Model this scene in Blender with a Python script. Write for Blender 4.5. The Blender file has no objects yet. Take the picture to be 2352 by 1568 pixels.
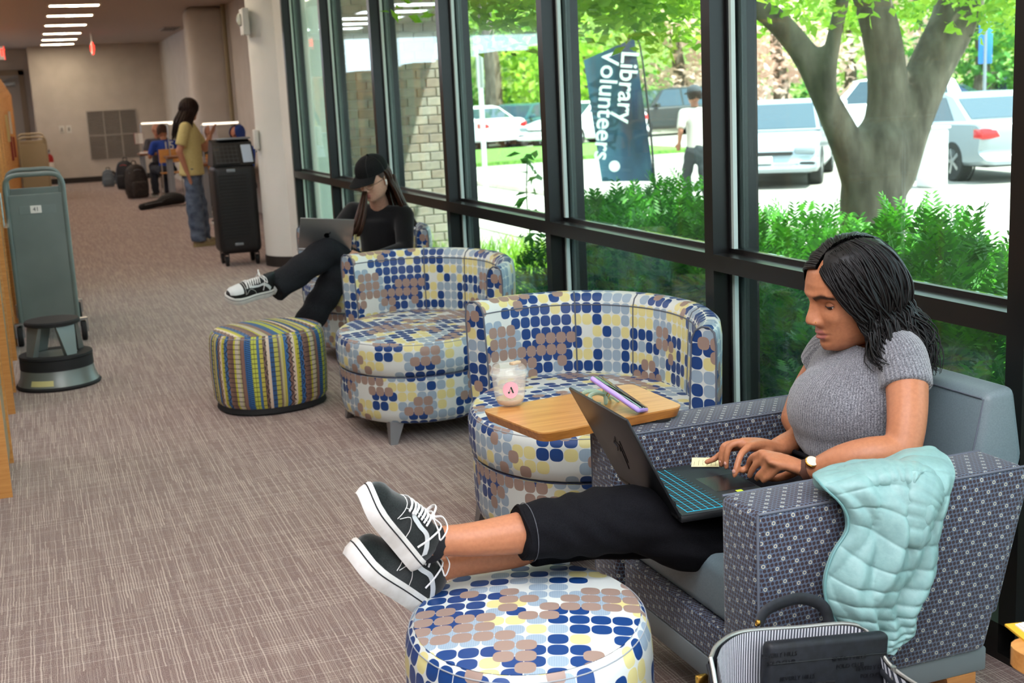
import bpy, bmesh, math, random
import numpy as np
from mathutils import Vector, Matrix, Euler
random.seed(7); np.random.seed(7)
SC = bpy.context.scene; COL = SC.collection
PI = math.pi
# ------------------------------------------------------------------ camera
FPX = 2900.0; CXY = (1176.0, 784.0); CH = 1.5
def _n(v): v = np.array(v, float); return v/np.linalg.norm(v)
_d = _n([59-CXY[0], 270-CXY[1], FPX]); _dn = _n([1902-CXY[0], 15637-CXY[1], FPX])
_dn = _n(_dn-_d*_dn.dot(_d)); _x = np.cross(_dn, _d); _x = -_x if _x[0] < 0 else _x
RM = np.array([_x, _d, -_dn]); CAMP = np.array([0, 0, CH])
def at(px, py, X=None, Y=None, Z=None):
    """world point on the plane X=, Y= or Z= seen at photo pixel (px, py)"""
    r = RM @ _n([px-CXY[0], py-CXY[1], FPX])
    t = (Z-CH)/r[2] if Z is not None else (X/r[0] if X is not None else Y/r[1])
    return Vector(CAMP+t*r)
cam = bpy.data.cameras.new('camera'); camo = bpy.data.objects.new('camera', cam); COL.objects.link(camo)
cam.sensor_width = 36; cam.lens = 36*FPX/2352; cam.clip_start = .05; cam.clip_end = 300
m = Matrix.Identity(4)
for i in range(3):
    m[i][0] = RM[i, 0]; m[i][1] = -RM[i, 1]; m[i][2] = -RM[i, 2]; m[i][3] = CAMP[i]
camo.matrix_world = m; SC.camera = camo
cam.dof.use_dof = True; cam.dof.focus_distance = 3.25; cam.dof.aperture_fstop = 6.3
SC.view_settings.view_transform = 'Standard'; SC.view_settings.look = 'None'
SC.view_settings.gamma = 1; SC.view_settings.use_curve_mapping = False
SC.view_settings.exposure = 0.9
# ------------------------------------------------------------------ sky and sun
W = bpy.data.worlds.new('sky'); SC.world = W; W.use_nodes = True
bg = W.node_tree.nodes['Background']; bg.inputs[0].default_value = (.72, .86, 1, 1); bg.inputs[1].default_value = 2.2
sun = bpy.data.lights.new('sun', 'SUN'); sun.energy = 10; sun.angle = math.radians(.6); sun.color = (1, .95, .86)
suno = bpy.data.objects.new('sun', sun); COL.objects.link(suno)
suno.rotation_euler = Vector((-.30, .38, -.88)).to_track_quat('-Z', 'Y').to_euler()
# ------------------------------------------------------------------ tags
def tag(o, label=None, cat=None, group=None, kind=None):
    if label: o['label'] = label
    if cat: o['category'] = cat
    if group: o['group'] = group
    if kind: o['kind'] = kind
    return o
def empty(name, loc=(0, 0, 0), rz=0, label=None, cat=None, group=None, kind=None):
    o = bpy.data.objects.new(name, None); COL.objects.link(o); o.empty_display_size = .05
    o.location = loc; o.rotation_euler = (0, 0, rz)
    return tag(o, label, cat, group, kind)
def copy_tree(o, parent=None):
    c = o.copy(); COL.objects.link(c)
    if parent is not None: c.parent = parent
    for ch in list(o.children): copy_tree(ch, c)
    return c
# ------------------------------------------------------------------ mesh builder
def rotm(rx=0, ry=0, rz=0): return Euler((rx, ry, rz)).to_matrix().to_4x4()
def frame(loc, rx=0, ry=0, rz=0): return Matrix.Translation(Vector(loc)) @ rotm(rx, ry, rz)
def aim(p, q, up=(0, 0, 1)):
    """matrix with origin p, local Z toward q"""
    z = (Vector(q)-Vector(p)).normalized(); u = Vector(up)
    if abs(z.dot(u)) > .98: u = Vector((1, 0, 0))
    x = u.cross(z).normalized(); y = z.cross(x)
    M_ = Matrix((x, y, z)).transposed().to_4x4(); M_.translation = Vector(p); return M_
def crom(pts, n):
    """Catmull-Rom through pts (any dimension), n samples a span"""
    P = np.array(pts, float); k = len(P)
    if k < 3: return np.array([P[0]+(P[-1]-P[0])*i/n for i in range(n+1)])
    E_ = np.vstack([2*P[0]-P[1], P, 2*P[-1]-P[-2]]); out = []
    for i in range(k-1):
        a, b, c, d = E_[i:i+4]
        for j in range(n):
            t = j/n
            out.append(.5*((2*b)+(c-a)*t+(2*a-5*b+4*c-d)*t*t+(3*b-a-3*c+d)*t**3))
    out.append(P[-1]); return np.array(out)
class MB:
    def __init__(s): s.v = []; s.f = []; s.uv = []; s.m = []; s.c = None
    def add(s, vs, fs, uvs=None, mat=0, M_=None):
        o = len(s.v)
        for p in vs:
            p = Vector(p); s.v.append(M_ @ p if M_ is not None else p)
        for i, f in enumerate(fs):
            s.f.append([o+j for j in f]); s.m.append(mat)
            s.uv.append(uvs[i] if uvs is not None else None)
        return s
    def box(s, lo, hi, M_=None, mat=0):
        (a, b, c), (d, e, f) = lo, hi
        v = [(a, b, c), (d, b, c), (d, e, c), (a, e, c), (a, b, f), (d, b, f), (d, e, f), (a, e, f)]
        return s.add(v, [(0, 3, 2, 1), (4, 5, 6, 7), (0, 1, 5, 4), (1, 2, 6, 5), (2, 3, 7, 6), (3, 0, 4, 7)], None, mat, M_)
    def rbox(s, lo, hi, r=.01, seg=2, M_=None, mat=0, uvs=None):
        """rounded box; uvs: texture metres by dominant axis"""
        b = bmesh.new(); bmesh.ops.create_cube(b, size=1)
        lo, hi = Vector(lo), Vector(hi); c = (lo+hi)/2; d = hi-lo
        for v in b.verts: v.co = Vector((c[i]+v.co[i]*d[i] for i in range(3)))
        r = min(r, min(d)*.49)
        bmesh.ops.bevel(b, geom=b.edges[:], offset=r, segments=seg, profile=.5, affect='EDGES')
        b.verts.index_update(); uv = None
        if uvs:
            uv = []
            for f in b.faces:
                n = f.normal; k = max(range(3), key=lambda i: abs(n[i]))
                uv.append([((q.vert.co.y, q.vert.co.z) if k == 0 else (q.vert.co.x, q.vert.co.z) if k == 1 else (q.vert.co.x, q.vert.co.y)) for q in f.loops])
        s.add([v.co.copy() for v in b.verts], [[q.index for q in f.verts] for f in b.faces], uv, mat, M_); b.free(); return s
    def lathe(s, prof, seg=24, M_=None, mat=0, caps=True, a0=0, a1=2*PI, sx=1, sy=1):
        n = len(prof); full = abs(a1-a0-2*PI) < 1e-6; k = seg if full else seg+1; v = []
        for j in range(k):
            a = a0+(a1-a0)*j/seg; ca, sa = math.cos(a), math.sin(a)
            v += [(r*ca*sx, r*sa*sy, z) for r, z in prof]
        f = []
        for j in range(seg):
            for i in range(n-1):
                a, b = j*n+i, ((j+1) % k)*n+i
                f.append((a, b, b+1, a+1))
        if caps and full:
            if prof[0][0] > 1e-5: f.append([j*n for j in range(k)][::-1])
            if prof[-1][0] > 1e-5: f.append([j*n+n-1 for j in range(k)])
        return s.add(v, f, None, mat, M_)
    def cyl(s, p, q, r, r2=None, seg=12, mat=0):
        L = (Vector(q)-Vector(p)).length
        return s.lathe([(r, 0), (r if r2 is None else r2, L)], seg, aim(p, q), mat)
    def ball(s, c, r, seg=12, M_=None, mat=0):
        if not hasattr(r, '__len__'): r = (r, r, r)
        pr = [(math.sin(PI*i/(seg//2)), -math.cos(PI*i/(seg//2))) for i in range(seg//2+1)]
        T = (M_ if M_ is not None else Matrix.Identity(4)) @ Matrix.Translation(Vector(c)) @ Matrix.Diagonal((*r, 1))
        return s.lathe(pr, seg, T, mat, False)
    def tube(s, pts, rad, seg=10, sub=4, up=(0, 0, 1), mat=0, caps=True, closed=False, round_=False, phase=0, sq=2.0):
        """smooth tube through pts; rad: number, list of numbers or list of (side, up) radii"""
        k = len(pts)
        R_ = [(r, r) if not hasattr(r, '__len__') else r for r in (rad if hasattr(rad, '__len__') and not isinstance(rad, tuple) else [rad]*k)]
        A = crom([list(p)+list(r) for p, r in zip(pts, R_)], sub) if sub > 1 else np.array([list(p)+list(r) for p, r in zip(pts, R_)], float)
        P = A[:, :3]; RR = np.maximum(A[:, 3:5], 1e-5)
        if round_:
            t0 = _n(P[0]-P[1]); t1 = _n(P[-1]-P[-2]); a, b = RR[0], RR[-1]; m0, m1 = min(a), min(b)
            P = np.vstack([P[0]+t0*m0*.95, P[0]+t0*m0*.75, P[0]+t0*m0*.4, P, P[-1]+t1*m1*.4, P[-1]+t1*m1*.75, P[-1]+t1*m1*.95])
            RR = np.vstack([a*.3, a*.66, a*.92, RR, b*.92, b*.66, b*.3])
        n = len(P); T = np.gradient(P, axis=0); T /= np.linalg.norm(T, axis=1)[:, None]+1e-12
        u = np.array(up, float); vs = []; side = None
        for i in range(n):
            t = T[i]
            if side is None:
                x = np.cross(u, t)
                if np.linalg.norm(x) < 1e-3: x = np.cross((1, 0, 0.01), t)
            else: x = side-t*side.dot(t)
            x = x/np.linalg.norm(x); side = x; y = np.cross(t, x)
            for j in range(seg):
                a = 2*PI*j/seg+phase; ca, sa = math.cos(a), math.sin(a)
                if sq != 2: ca, sa = math.copysign(abs(ca)**(2/sq), ca), math.copysign(abs(sa)**(2/sq), sa)
                vs.append(P[i]+x*RR[i, 0]*ca+y*RR[i, 1]*sa)
        fs = []
        for i in range(n-1):
            for j in range(seg):
                a, b = i*seg+j, i*seg+(j+1) % seg
                fs.append((a, b, b+seg, a+seg))
        if caps: fs.append(list(range(seg))[::-1]); fs.append([(n-1)*seg+j for j in range(seg)])
        return s.add(vs, fs, None, mat)
    def prism(s, poly, h0, h1, M_=None, mat=0):
        """polygon in local XY extruded along Z"""
        n = len(poly)
        v = [(x, y, h0) for x, y in poly]+[(x, y, h1) for x, y in poly]
        f = [list(range(n))[::-1], [n+i for i in range(n)]]+[(i, (i+1) % n, n+(i+1) % n, n+i) for i in range(n)]
        return s.add(v, f, None, mat, M_)
    def grid(s, fn, nu, nv, mat=0, wrap=False, uvf=None):
        vs = [fn(i/nu, j/nv) for i in range(nu+(0 if wrap else 1)) for j in range(nv+1)]
        k = nu if wrap else nu+1; fs, uv = [], []
        for i in range(nu):
            for j in range(nv):
                a, b = i*(nv+1)+j, ((i+1) % k)*(nv+1)+j
                fs.append((a, b, b+1, a+1))
                if uvf: uv.append([uvf(i/nu, j/nv), uvf((i+1)/nu, j/nv), uvf((i+1)/nu, (j+1)/nv), uvf(i/nu, (j+1)/nv)])
        return s.add(vs, fs, uv if uvf else None, mat)
    def mesh(s, name, smooth=35):
        me = bpy.data.meshes.new(name); me.from_pydata([tuple(v) for v in s.v], [], s.f); me.validate(verbose=False)
        if len(me.polygons) == len(s.f):
            me.polygons.foreach_set('material_index', s.m)
            if any(u is not None for u in s.uv):
                L = me.uv_layers.new(name='UVMap'); flat = []
                for f, u in zip(s.f, s.uv):
                    for q in (u if u is not None else [(0, 0)]*len(f)): flat += list(q)
                L.data.foreach_set('uv', flat)
        if smooth:
            me.polygons.foreach_set('use_smooth', [True]*len(me.polygons))
            if smooth < 180: me.set_sharp_from_angle(angle=math.radians(smooth))
        me.update(); return me
    def build(s, name, mat, parent=None, smooth=35, label=None, cat=None, group=None, kind=None):
        me = s.mesh(name, smooth)
        for mm in (mat if isinstance(mat, (list, tuple)) else [mat]): me.materials.append(mm)
        o = bpy.data.objects.new(name, me); COL.objects.link(o)
        if parent is not None: o.parent = parent
        return tag(o, label, cat, group, kind)
def fuse(o, voxel, it=6, fac=.5, noise=None):
    """voxel-union of the overlapping closed pieces of o into one continuous skin"""
    r = o.modifiers.new('r', 'REMESH'); r.mode = 'VOXEL'; r.voxel_size = voxel; r.use_smooth_shade = True
    if it: s = o.modifiers.new('s', 'SMOOTH'); s.iterations = it; s.factor = fac
    dg = bpy.context.evaluated_depsgraph_get(); dg.update()
    me = bpy.data.meshes.new_from_object(o.evaluated_get(dg)); mats = [mm for mm in o.data.materials]
    old = o.data; o.modifiers.clear(); o.data = me; bpy.data.meshes.remove(old)
    if not me.materials:
        for mm in mats: me.materials.append(mm)
    me.polygons.foreach_set('use_smooth', [True]*len(me.polygons)); return o
def verts(me):
    a = np.empty(len(me.vertices)*3); me.vertices.foreach_get('co', a); return a.reshape(-1, 3)
def setverts(me, a): me.vertices.foreach_set('co', a.ravel()); me.update()
def normals(me):
    a = np.empty(len(me.vertices)*3); me.vertices.foreach_get('normal', a); return a.reshape(-1, 3)
def paint(me, cols, name='col'):
    A = me.color_attributes.new(name, 'FLOAT_COLOR', 'POINT'); c = np.ones((len(me.vertices), 4)); c[:, :3] = cols
    A.data.foreach_set('color', c.ravel())
# ------------------------------------------------------------------ materials
def lin(h):
    if not isinstance(h, str): return tuple(h)
    h = h.lstrip('#'); c = [int(h[i:i+2], 16)/255 for i in (0, 2, 4)]
    return tuple(x/12.92 if x <= .04045 else ((x+.055)/1.055)**2.4 for x in c)
def rgba(h): return (*lin(h), 1)
class NG:
    def __init__(s, mat): s.t = mat.node_tree; s.b = s.t.nodes['Principled BSDF']; s.out = s.t.nodes['Material Output']
    def n(s, typ, **kw):
        x = s.t.nodes.new('ShaderNode'+typ)
        for k, v in kw.items(): setattr(x, k, v)
        return x
    def put(s, sock, v):
        if isinstance(v, bpy.types.NodeSocket): s.t.links.new(v, sock)
        elif v is not None:
            if isinstance(v, str): v = rgba(v)
            sock.default_value = v
    def m(s, op, a, b=None, c=None):
        x = s.n('Math', operation=op)
        for i, v in enumerate((a, b, c)): s.put(x.inputs[i], v)
        return x.outputs[0]
    def vm(s, op, a, b=None):
        x = s.n('VectorMath', operation=op); s.put(x.inputs[0], a)
        if b is not None: s.put(x.inputs[1], b)
        return x.outputs[0]
    def mix(s, f, a, b, mode='MIX'):
        x = s.n('Mix', data_type='RGBA', blend_type=mode); s.put(x.inputs[0], f); s.put(x.inputs[6], a); s.put(x.inputs[7], b); return x.outputs[2]
    def co(s, kind='Object'): return s.n('TexCoord').outputs[kind]
    def geo(s): return s.n('NewGeometry').outputs['Position']
    def xyz(s, v): x = s.n('SeparateXYZ'); s.put(x.inputs[0], v); return x.outputs
    def comb(s, a=0, b=0, c=0):
        x = s.n('CombineXYZ')
        for i, v in enumerate((a, b, c)): s.put(x.inputs[i], v)
        return x.outputs[0]
    def noise(s, v, sc=5, det=3, rough=.5): x = s.n('TexNoise'); s.put(x.inputs['Vector'], v); x.inputs['Scale'].default_value = sc; x.inputs['Detail'].default_value = det; x.inputs['Roughness'].default_value = rough; return x.outputs[0]
    def ramp(s, f, stops, interp='LINEAR'):
        x = s.n('ValToRGB'); cr = x.color_ramp; cr.interpolation = interp; s.put(x.inputs[0], f)
        while len(cr.elements) < len(stops): cr.elements.new(.5)
        for e, (p, c) in zip(cr.elements, stops): e.position = p; e.color = rgba(c)
        return x.outputs[0]
    def white(s, v): x = s.n('TexWhiteNoise', noise_dimensions='2D'); s.put(x.inputs['Vector'], v); return x.outputs['Value']
    def bump(s, h, st=.3, dist=.002):
        x = s.n('Bump'); x.inputs['Strength'].default_value = st; x.inputs['Distance'].default_value = dist; s.put(x.inputs['Height'], h); s.put(s.b.inputs['Normal'], x.outputs[0])
    def base(s, v): s.put(s.b.inputs['Base Color'], v)
MATS = {}
def M(name, col='#808080', rough=.5, metal=0, spec=.5, emit=None, estr=1, alpha=None, trans=0, sheen=0, coat=0, ior=None, sss=0):
    if name in MATS: return MATS[name]
    a = bpy.data.materials.new(name); a.use_nodes = True; b = a.node_tree.nodes['Principled BSDF']; MATS[name] = a
    b.inputs['Base Color'].default_value = rgba(col); b.inputs['Roughness'].default_value = rough; b.inputs['Metallic'].default_value = metal
    b.inputs['Specular IOR Level'].default_value = spec
    if emit: b.inputs['Emission Color'].default_value = rgba(emit); b.inputs['Emission Strength'].default_value = estr
    if trans: b.inputs['Transmission Weight'].default_value = trans
    if ior: b.inputs['IOR'].default_value = ior
    if sheen: b.inputs['Sheen Weight'].default_value = sheen
    if coat: b.inputs['Coat Weight'].default_value = coat; b.inputs['Coat Roughness'].default_value = .1
    if sss:
        b.inputs['Subsurface Weight'].default_value = sss; b.inputs['Subsurface Radius'].default_value = (.012, .005, .003); b.inputs['Subsurface Scale'].default_value = 1
    return a
def MN(name, **kw): a = M(name, **kw); return a, NG(a)
def grain(name, col, col2, rough=.6, sc=(1, 1, 1), scale=20, det=4, bump=.15, dist=.001, coord='Object', metal=0, lo=.35, hi=.65, sheen=0, spec=.5, coat=0):
    """two-tone noise material stretched by sc"""
    a, g = MN(name, col=col, rough=rough, metal=metal, sheen=sheen, spec=spec, coat=coat)
    v = g.vm('MULTIPLY', g.co(coord), sc); n = g.noise(v, scale, det)
    g.base(g.ramp(n, [(lo, col), (hi, col2)]))
    if bump: g.bump(n, bump, dist)
    return a
def vcol(name, rough=.5, sss=0, spec=.4, sheen=0, bumpsc=0, bst=.1):
    a, g = MN(name, rough=rough, sss=sss, spec=spec, sheen=sheen)
    x = g.n('VertexColor', layer_name='col'); c = x.outputs[0]
    if bumpsc:
        n = g.noise(g.co(), bumpsc, 4); c = g.mix(.25, c, g.mix(1, c, g.ramp(n, [(.3, '#b08a80'), (.7, '#ffffff')]), 'MULTIPLY')); g.bump(n, bst, .0015)
    g.base(c); return a
# ------------------------------------------------------------------ shared materials
def mat_carpet():
    a, g = MN('carpet', rough=.95, spec=.1, sheen=.2)
    p = g.geo(); x, y, z = g.xyz(p)
    def threads(u, w, ku, kw, thr, wid, seed):
        a_ = g.m('MULTIPLY', u, ku); cu = g.m('FLOOR', a_); fu = g.m('ABSOLUTE', g.m('SUBTRACT', g.m('SUBTRACT', a_, cu), .5))
        ofs = g.m('MULTIPLY', g.white(g.comb(cu, seed, 0)), 17.3); sg = g.m('FLOOR', g.m('ADD', g.m('MULTIPLY', w, kw), ofs)); r_ = g.white(g.comb(cu, g.m('ADD', sg, seed), 0))
        return g.m('MULTIPLY', g.m('SUBTRACT', 1, g.m('SMOOTH_MIN', g.m('DIVIDE', fu, wid), 1, .3)), g.m('MAXIMUM', 0, g.m('SUBTRACT', r_, thr)))
    wob = g.m('MULTIPLY', g.m('SUBTRACT', g.noise(g.vm('MULTIPLY', p, (30, 14, 1)), 1, 1), .5), .006)
    t1 = threads(g.m('ADD', x, wob), y, 118, 4.2, .25, .34, 1.5); t2 = threads(g.m('ADD', x, wob), y, 205, 6.5, .4, .36, 5.5); t3 = threads(g.m('ADD', y, wob), x, 74, 3.5, .55, .3, 9.5)
    sp = g.noise(g.vm('MULTIPLY', p, (330, 240, 1)), 1, 2, .6); md = g.noise(g.vm('MULTIPLY', p, (26, 18, 1)), 1, 2); big = g.noise(g.vm('MULTIPLY', p, (1.6, 1.6, 1)), 1, 2)
    c = g.ramp(sp, [(.28, '#51403a'), (.5, '#856b61'), (.72, '#a58f84')]); c = g.mix(g.m('MULTIPLY', md, .35), c, '#7d7478')
    v = g.m('MINIMUM', 1, g.m('ADD', g.m('MULTIPLY', t1, 1.25), g.m('ADD', g.m('MULTIPLY', t2, .8), g.m('MULTIPLY', t3, 1.1)))); c = g.mix(v, c, '#cdbcae')
    g.base(c); g.bump(v, .5, .004); return a
def mat_wood(name, c1, c2, rough=.35, sc=(2, 30, 30), coat=.2):
    a, g = MN(name, rough=rough, coat=coat)
    v = g.vm('MULTIPLY', g.co(), sc); n = g.noise(v, 2.2, 5, .6)
    g.base(g.ramp(n, [(.3, c1), (.7, c2)])); g.bump(n, .05, .0005); return a
def mat_glass(name='window_glass', dust=.5):
    a, g = MN(name)
    tr = g.n('BsdfTransparent'); tr.inputs[0].default_value = (.86, .95, .92, 1)
    gl = g.n('BsdfGlossy'); gl.inputs['Roughness'].default_value = .015; gl.inputs['Color'].default_value = (.9, 1, 1, 1)
    lw = g.n('LayerWeight'); lw.inputs[0].default_value = .5; fz = g.m('ADD', .03, g.m('MULTIPLY', .97, g.m('POWER', lw.outputs['Facing'], 5)))
    mx = g.n('MixShader'); g.put(mx.inputs[0], fz); g.t.links.new(tr.outputs[0], mx.inputs[1]); g.t.links.new(gl.outputs[0], mx.inputs[2])
    df = g.n('BsdfDiffuse'); df.inputs[0].default_value = (.8, .85, .85, 1); tl = g.n('BsdfTranslucent'); tl.inputs[0].default_value = (.8, .85, .85, 1)
    ad = g.n('MixShader'); ad.inputs[0].default_value = .5; g.t.links.new(df.outputs[0], ad.inputs[1]); g.t.links.new(tl.outputs[0], ad.inputs[2])
    p = g.geo(); x, y, z = g.xyz(p)
    sp = g.noise(g.vm('MULTIPLY', p, (0, 210, 210)), 1, 2); big = g.noise(g.vm('MULTIPLY', p, (0, 1.3, 1.3)), 1, 3)
    drip = g.noise(g.comb(0, g.m('MULTIPLY', y, 60), g.m('MULTIPLY', z, 1.2)), 1, 2)
    s1 = g.m('MULTIPLY', g.m('GREATER_THAN', sp, .70), .4); s2 = g.m('MULTIPLY', g.m('SUBTRACT', drip, .66), 1.6)
    s2 = g.m('MAXIMUM', s2, 0); k = g.m('MULTIPLY', g.m('ADD', g.m('ADD', s1, s2), .018), g.m('MULTIPLY', big, dust*1.2))
    m2 = g.n('MixShader'); g.put(m2.inputs[0], k); g.t.links.new(mx.outputs[0], m2.inputs[1]); g.t.links.new(ad.outputs[0], m2.inputs[2])
    g.t.links.new(m2.outputs[0], g.out.inputs[0]); return a
def mat_dots(name='dot_fabric', pitch=.044, rot=0):
    """printed upholstery: rounded squares in clusters of navy, slate, yellow; taupe ones laid over half a step off"""
    a, g = MN(name, rough=.42, spec=.4)
    uv = g.vm('SCALE', g.co('UV')); uv.node.inputs['Scale'].default_value = 1/pitch
    def layer(off, clsc, seed):
        p = g.vm('ADD', uv, (off[0], off[1], 0)); x, y, _ = g.xyz(p); cx, cy = g.m('FLOOR', x), g.m('FLOOR', y)
        fx = g.m('ABSOLUTE', g.m('SUBTRACT', g.m('SUBTRACT', x, cx), .5)); fy = g.m('ABSOLUTE', g.m('SUBTRACT', g.m('SUBTRACT', y, cy), .5))
        e = g.m('ADD', g.m('POWER', fx, 2.7), g.m('POWER', fy, 2.7)); mask = g.m('LESS_THAN', e, .475**2.7)
        cell = g.comb(cx, cy, 0)
        vo = g.n('TexVoronoi', voronoi_dimensions='2D', distance='CHEBYCHEV'); g.put(vo.inputs['Vector'], g.vm('ADD', cell, (seed, seed*.7, 0))); vo.inputs['Scale'].default_value = clsc
        r = g.xyz(vo.outputs['Color'])[0]; w = g.white(g.vm('ADD', cell, (seed+.5, .5, 0))); return mask, r, w, x
    mask, r, w, x = layer((0, 0), .46, 3.3)
    v = g.m('ADD', g.m('MULTIPLY', r, g.m('LESS_THAN', w, .8)), g.m('MULTIPLY', g.m('FRACT', g.m('MULTIPLY', w, 37.7)), g.m('GREATER_THAN', w, .8)))
    bgc = '#d2d8d2'; ln = g.m('MULTIPLY', g.m('GREATER_THAN', g.m('SINE', g.m('MULTIPLY', x, 60)), .1), .25)
    sl = g.mix(ln, '#8fa4b4', '#b4c3cc')
    col = g.ramp(v, [(0, '#173f7a'), (.44, '#8fa4b4'), (.64, '#d6cd8d'), (.90, bgc)], 'CONSTANT')
    col = g.mix(g.m('MULTIPLY', g.m('GREATER_THAN', v, .44), g.m('LESS_THAN', v, .64)), col, sl)
    col = g.mix(mask, bgc, col)
    mask2, r2, w2, _ = layer((.42, .5), .40, 11.7)
    on = g.m('MULTIPLY', mask2, g.m('GREATER_THAN', g.m('ADD', r2, g.m('MULTIPLY', w2, .12)), .83))
    col = g.mix(on, col, '#9a8377'); g.base(col); return a
def mat_arm_fabric():
    a, g = MN('arm_fabric', rough=.8, sheen=.2, spec=.25)
    uv = g.vm('SCALE', g.co('UV')); uv.node.inputs['Scale'].default_value = 1/.0100
    x, y, _ = g.xyz(uv); ry = g.m('FLOOR', y); x2 = g.m('ADD', x, g.m('MULTIPLY', ry, .28)); rx = g.m('FLOOR', x2)
    fx = g.m('SUBTRACT', g.m('SUBTRACT', x2, rx), .5); fy = g.m('SUBTRACT', g.m('SUBTRACT', y, ry), .5)
    d = g.m('SQRT', g.m('ADD', g.m('MULTIPLY', fx, fx), g.m('MULTIPLY', fy, fy)))
    dot = g.m('LESS_THAN', d, .41)
    k = g.m('ADD', rx, g.m('MULTIPLY', ry, 3)); ring = g.m('LESS_THAN', g.m('ABSOLUTE', g.m('SUBTRACT', g.m('FLOORED_MODULO', k, 8), 0)), .5)
    hollow = g.m('MULTIPLY', ring, g.m('LESS_THAN', d, .27))
    n = g.noise(g.co('UV'), 900, 2)
    bgc = g.mix(n, '#414d60', '#5d6b7d')
    c = g.mix(dot, bgc, g.mix(ring, '#33272a', '#c9c3a4')); c = g.mix(hollow, c, bgc); g.base(c); g.bump(n, .2, .0006); return a
def mat_stripes():
    a, g = MN('stripe_fabric', rough=.6)
    uv = g.co('UV'); x, y, _ = g.xyz(uv)
    per = .40; u = g.m('FRACT', g.m('DIVIDE', x, per))
    bands = [('#3d6794', .030), ('#c9c04d', .042), ('#6f5850', .045), ('#d6c3ab', .04), ('#2d5c8f', .055), ('#c6c258', .05), ('#8c7a70', .028), ('#d8cf9a', .025), ('#ccc55a', .028),
             ('#34699f', .052), ('#8a6a5c', .048), ('#dccdb8', .042), ('#c4bf45', .055), ('#34699f', .06), ('#8a6a5c', .05), ('#7b6055', .05), ('#ccc840', .028), ('#d9cfba', .045), ('#c9c58e', .02), ('#84655a', .055), ('#2a6aa5', .085), ('#b9c24a', .075)]
    tot = sum(b for _, b in bands); stops, acc = [], 0
    for c, b in bands: stops.append((acc/tot, c)); acc += b
    col = g.ramp(u, stops, 'CONSTANT')
    # dark line work inside the bands: rungs, diagonals and the band edges
    f1 = g.m('FRACT', g.m('MULTIPLY', y, 42)); rung = g.m('LESS_THAN', f1, .14)
    dg = g.m('LESS_THAN', g.m('FRACT', g.m('ADD', g.m('MULTIPLY', y, 75), g.m('MULTIPLY', x, 75))), .2)
    zz = g.m('LESS_THAN', g.m('ABSOLUTE', g.m('SUBTRACT', g.m('PINGPONG', g.m('MULTIPLY', y, 42), 1), g.m('FRACT', g.m('MULTIPLY', x, 46)))), .16)
    vl = g.m('LESS_THAN', g.m('FRACT', g.m('MULTIPLY', x, 160)), .22)
    sel = g.ramp(u, [(0, '#000000'), (.03, '#ff0000'), (.075, '#00ff00'), (.12, '#000000'), (.16, '#ff0000'), (.215, '#ff0000'), (.27, '#0000ff'), (.345, '#000000'), (.36, '#00ff00'), (.46, '#000000'), (.51, '#ff0000'), (.555, '#00ff00'), (.61, '#ff0000'), (.71, '#ff00ff'), (.80, '#000000'), (.83, '#0000ff'), (.86, '#000000')], 'CONSTANT')
    rr, gg, bb = (lambda s: (s[0], s[1], s[2]))(g.n('SeparateColor').outputs)
    g.put(rr.node.inputs[0], sel)
    last = g.m('GREATER_THAN', u, .855); hatch = g.m('MULTIPLY', g.m('MULTIPLY', g.m('LESS_THAN', u, .93), last), g.m('LESS_THAN', g.m('FRACT', g.m('ADD', g.m('MULTIPLY', y, 95), g.m('MULTIPLY', x, 30))), .35))
    gridl = g.m('MULTIPLY', g.m('GREATER_THAN', u, .93), g.m('MAXIMUM', rung, g.m('LESS_THAN', g.m('FRACT', g.m('MULTIPLY', x, 70)), .12)))
    line = g.m('MAXIMUM', g.m('MAXIMUM', g.m('MULTIPLY', rr, g.m('MAXIMUM', rung, g.m('MULTIPLY', vl, .8))), g.m('MULTIPLY', gg, zz)), g.m('MAXIMUM', g.m('MULTIPLY', bb, vl), g.m('MAXIMUM', hatch, gridl)))
    g.base(g.mix(line, col, '#1d1a22')); return a
CARPET = mat_carpet(); GLASS = mat_glass(); DOTS = mat_dots(); ARMF = mat_arm_fabric()
FRAME = M('window_frame', '#1b1a19', .32, .3); SEAL = M('sealant', '#b9c9c2', .6); GASK = M('gasket', '#0c0d0e', .5)
MAPLE = mat_wood('maple', '#b87a3a', '#d69c58', .3); MAPLE_E = mat_wood('maple_edge', '#9a5c22', '#c2823c', .4)
OAKL = mat_wood('oak_leg', '#a86a33', '#c58a4e', .35)
WALLP = grain('wall_paint', '#c3bcb4', '#cbc4bc', .85, (1, 1, 1), 3, 2, 0); COLP = grain('column_paint', '#dfe1da', '#e6e7e1', .6, (1, 1, 1), 2, 2, 0)
CEIL = grain('ceiling_tile', '#a99c92', '#b5a89e', .95, (1, 1, 1), 90, 2, .2)
BLACK = M('black_plastic', '#131415', .45); BLKR = M('black_rubber', '#17181a', .75); STEEL = M('steel', '#a8abad', .3, .9); CHROME = M('chrome', '#d5d5d5', .12, 1)
GREYM = M('grey_metal', '#8d949a', .4, .6); TEALG = grain('cart_enamel', '#63706c', '#6c7975', .38, (1, 1, 1), 4, 2, 0); BEIGE = M('beige_enamel', '#a99a7c', .45)
VINYL = grain('grey_vinyl', '#66757b', '#6e7d82', .42, (1, 1, 1), 260, 3, .25, .0006); WHITE = M('white_plastic', '#dcdcd6', .5); PAPER = M('paper', '#e8e6e0', .8); RED = M('red', '#b5221f', .4)
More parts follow.
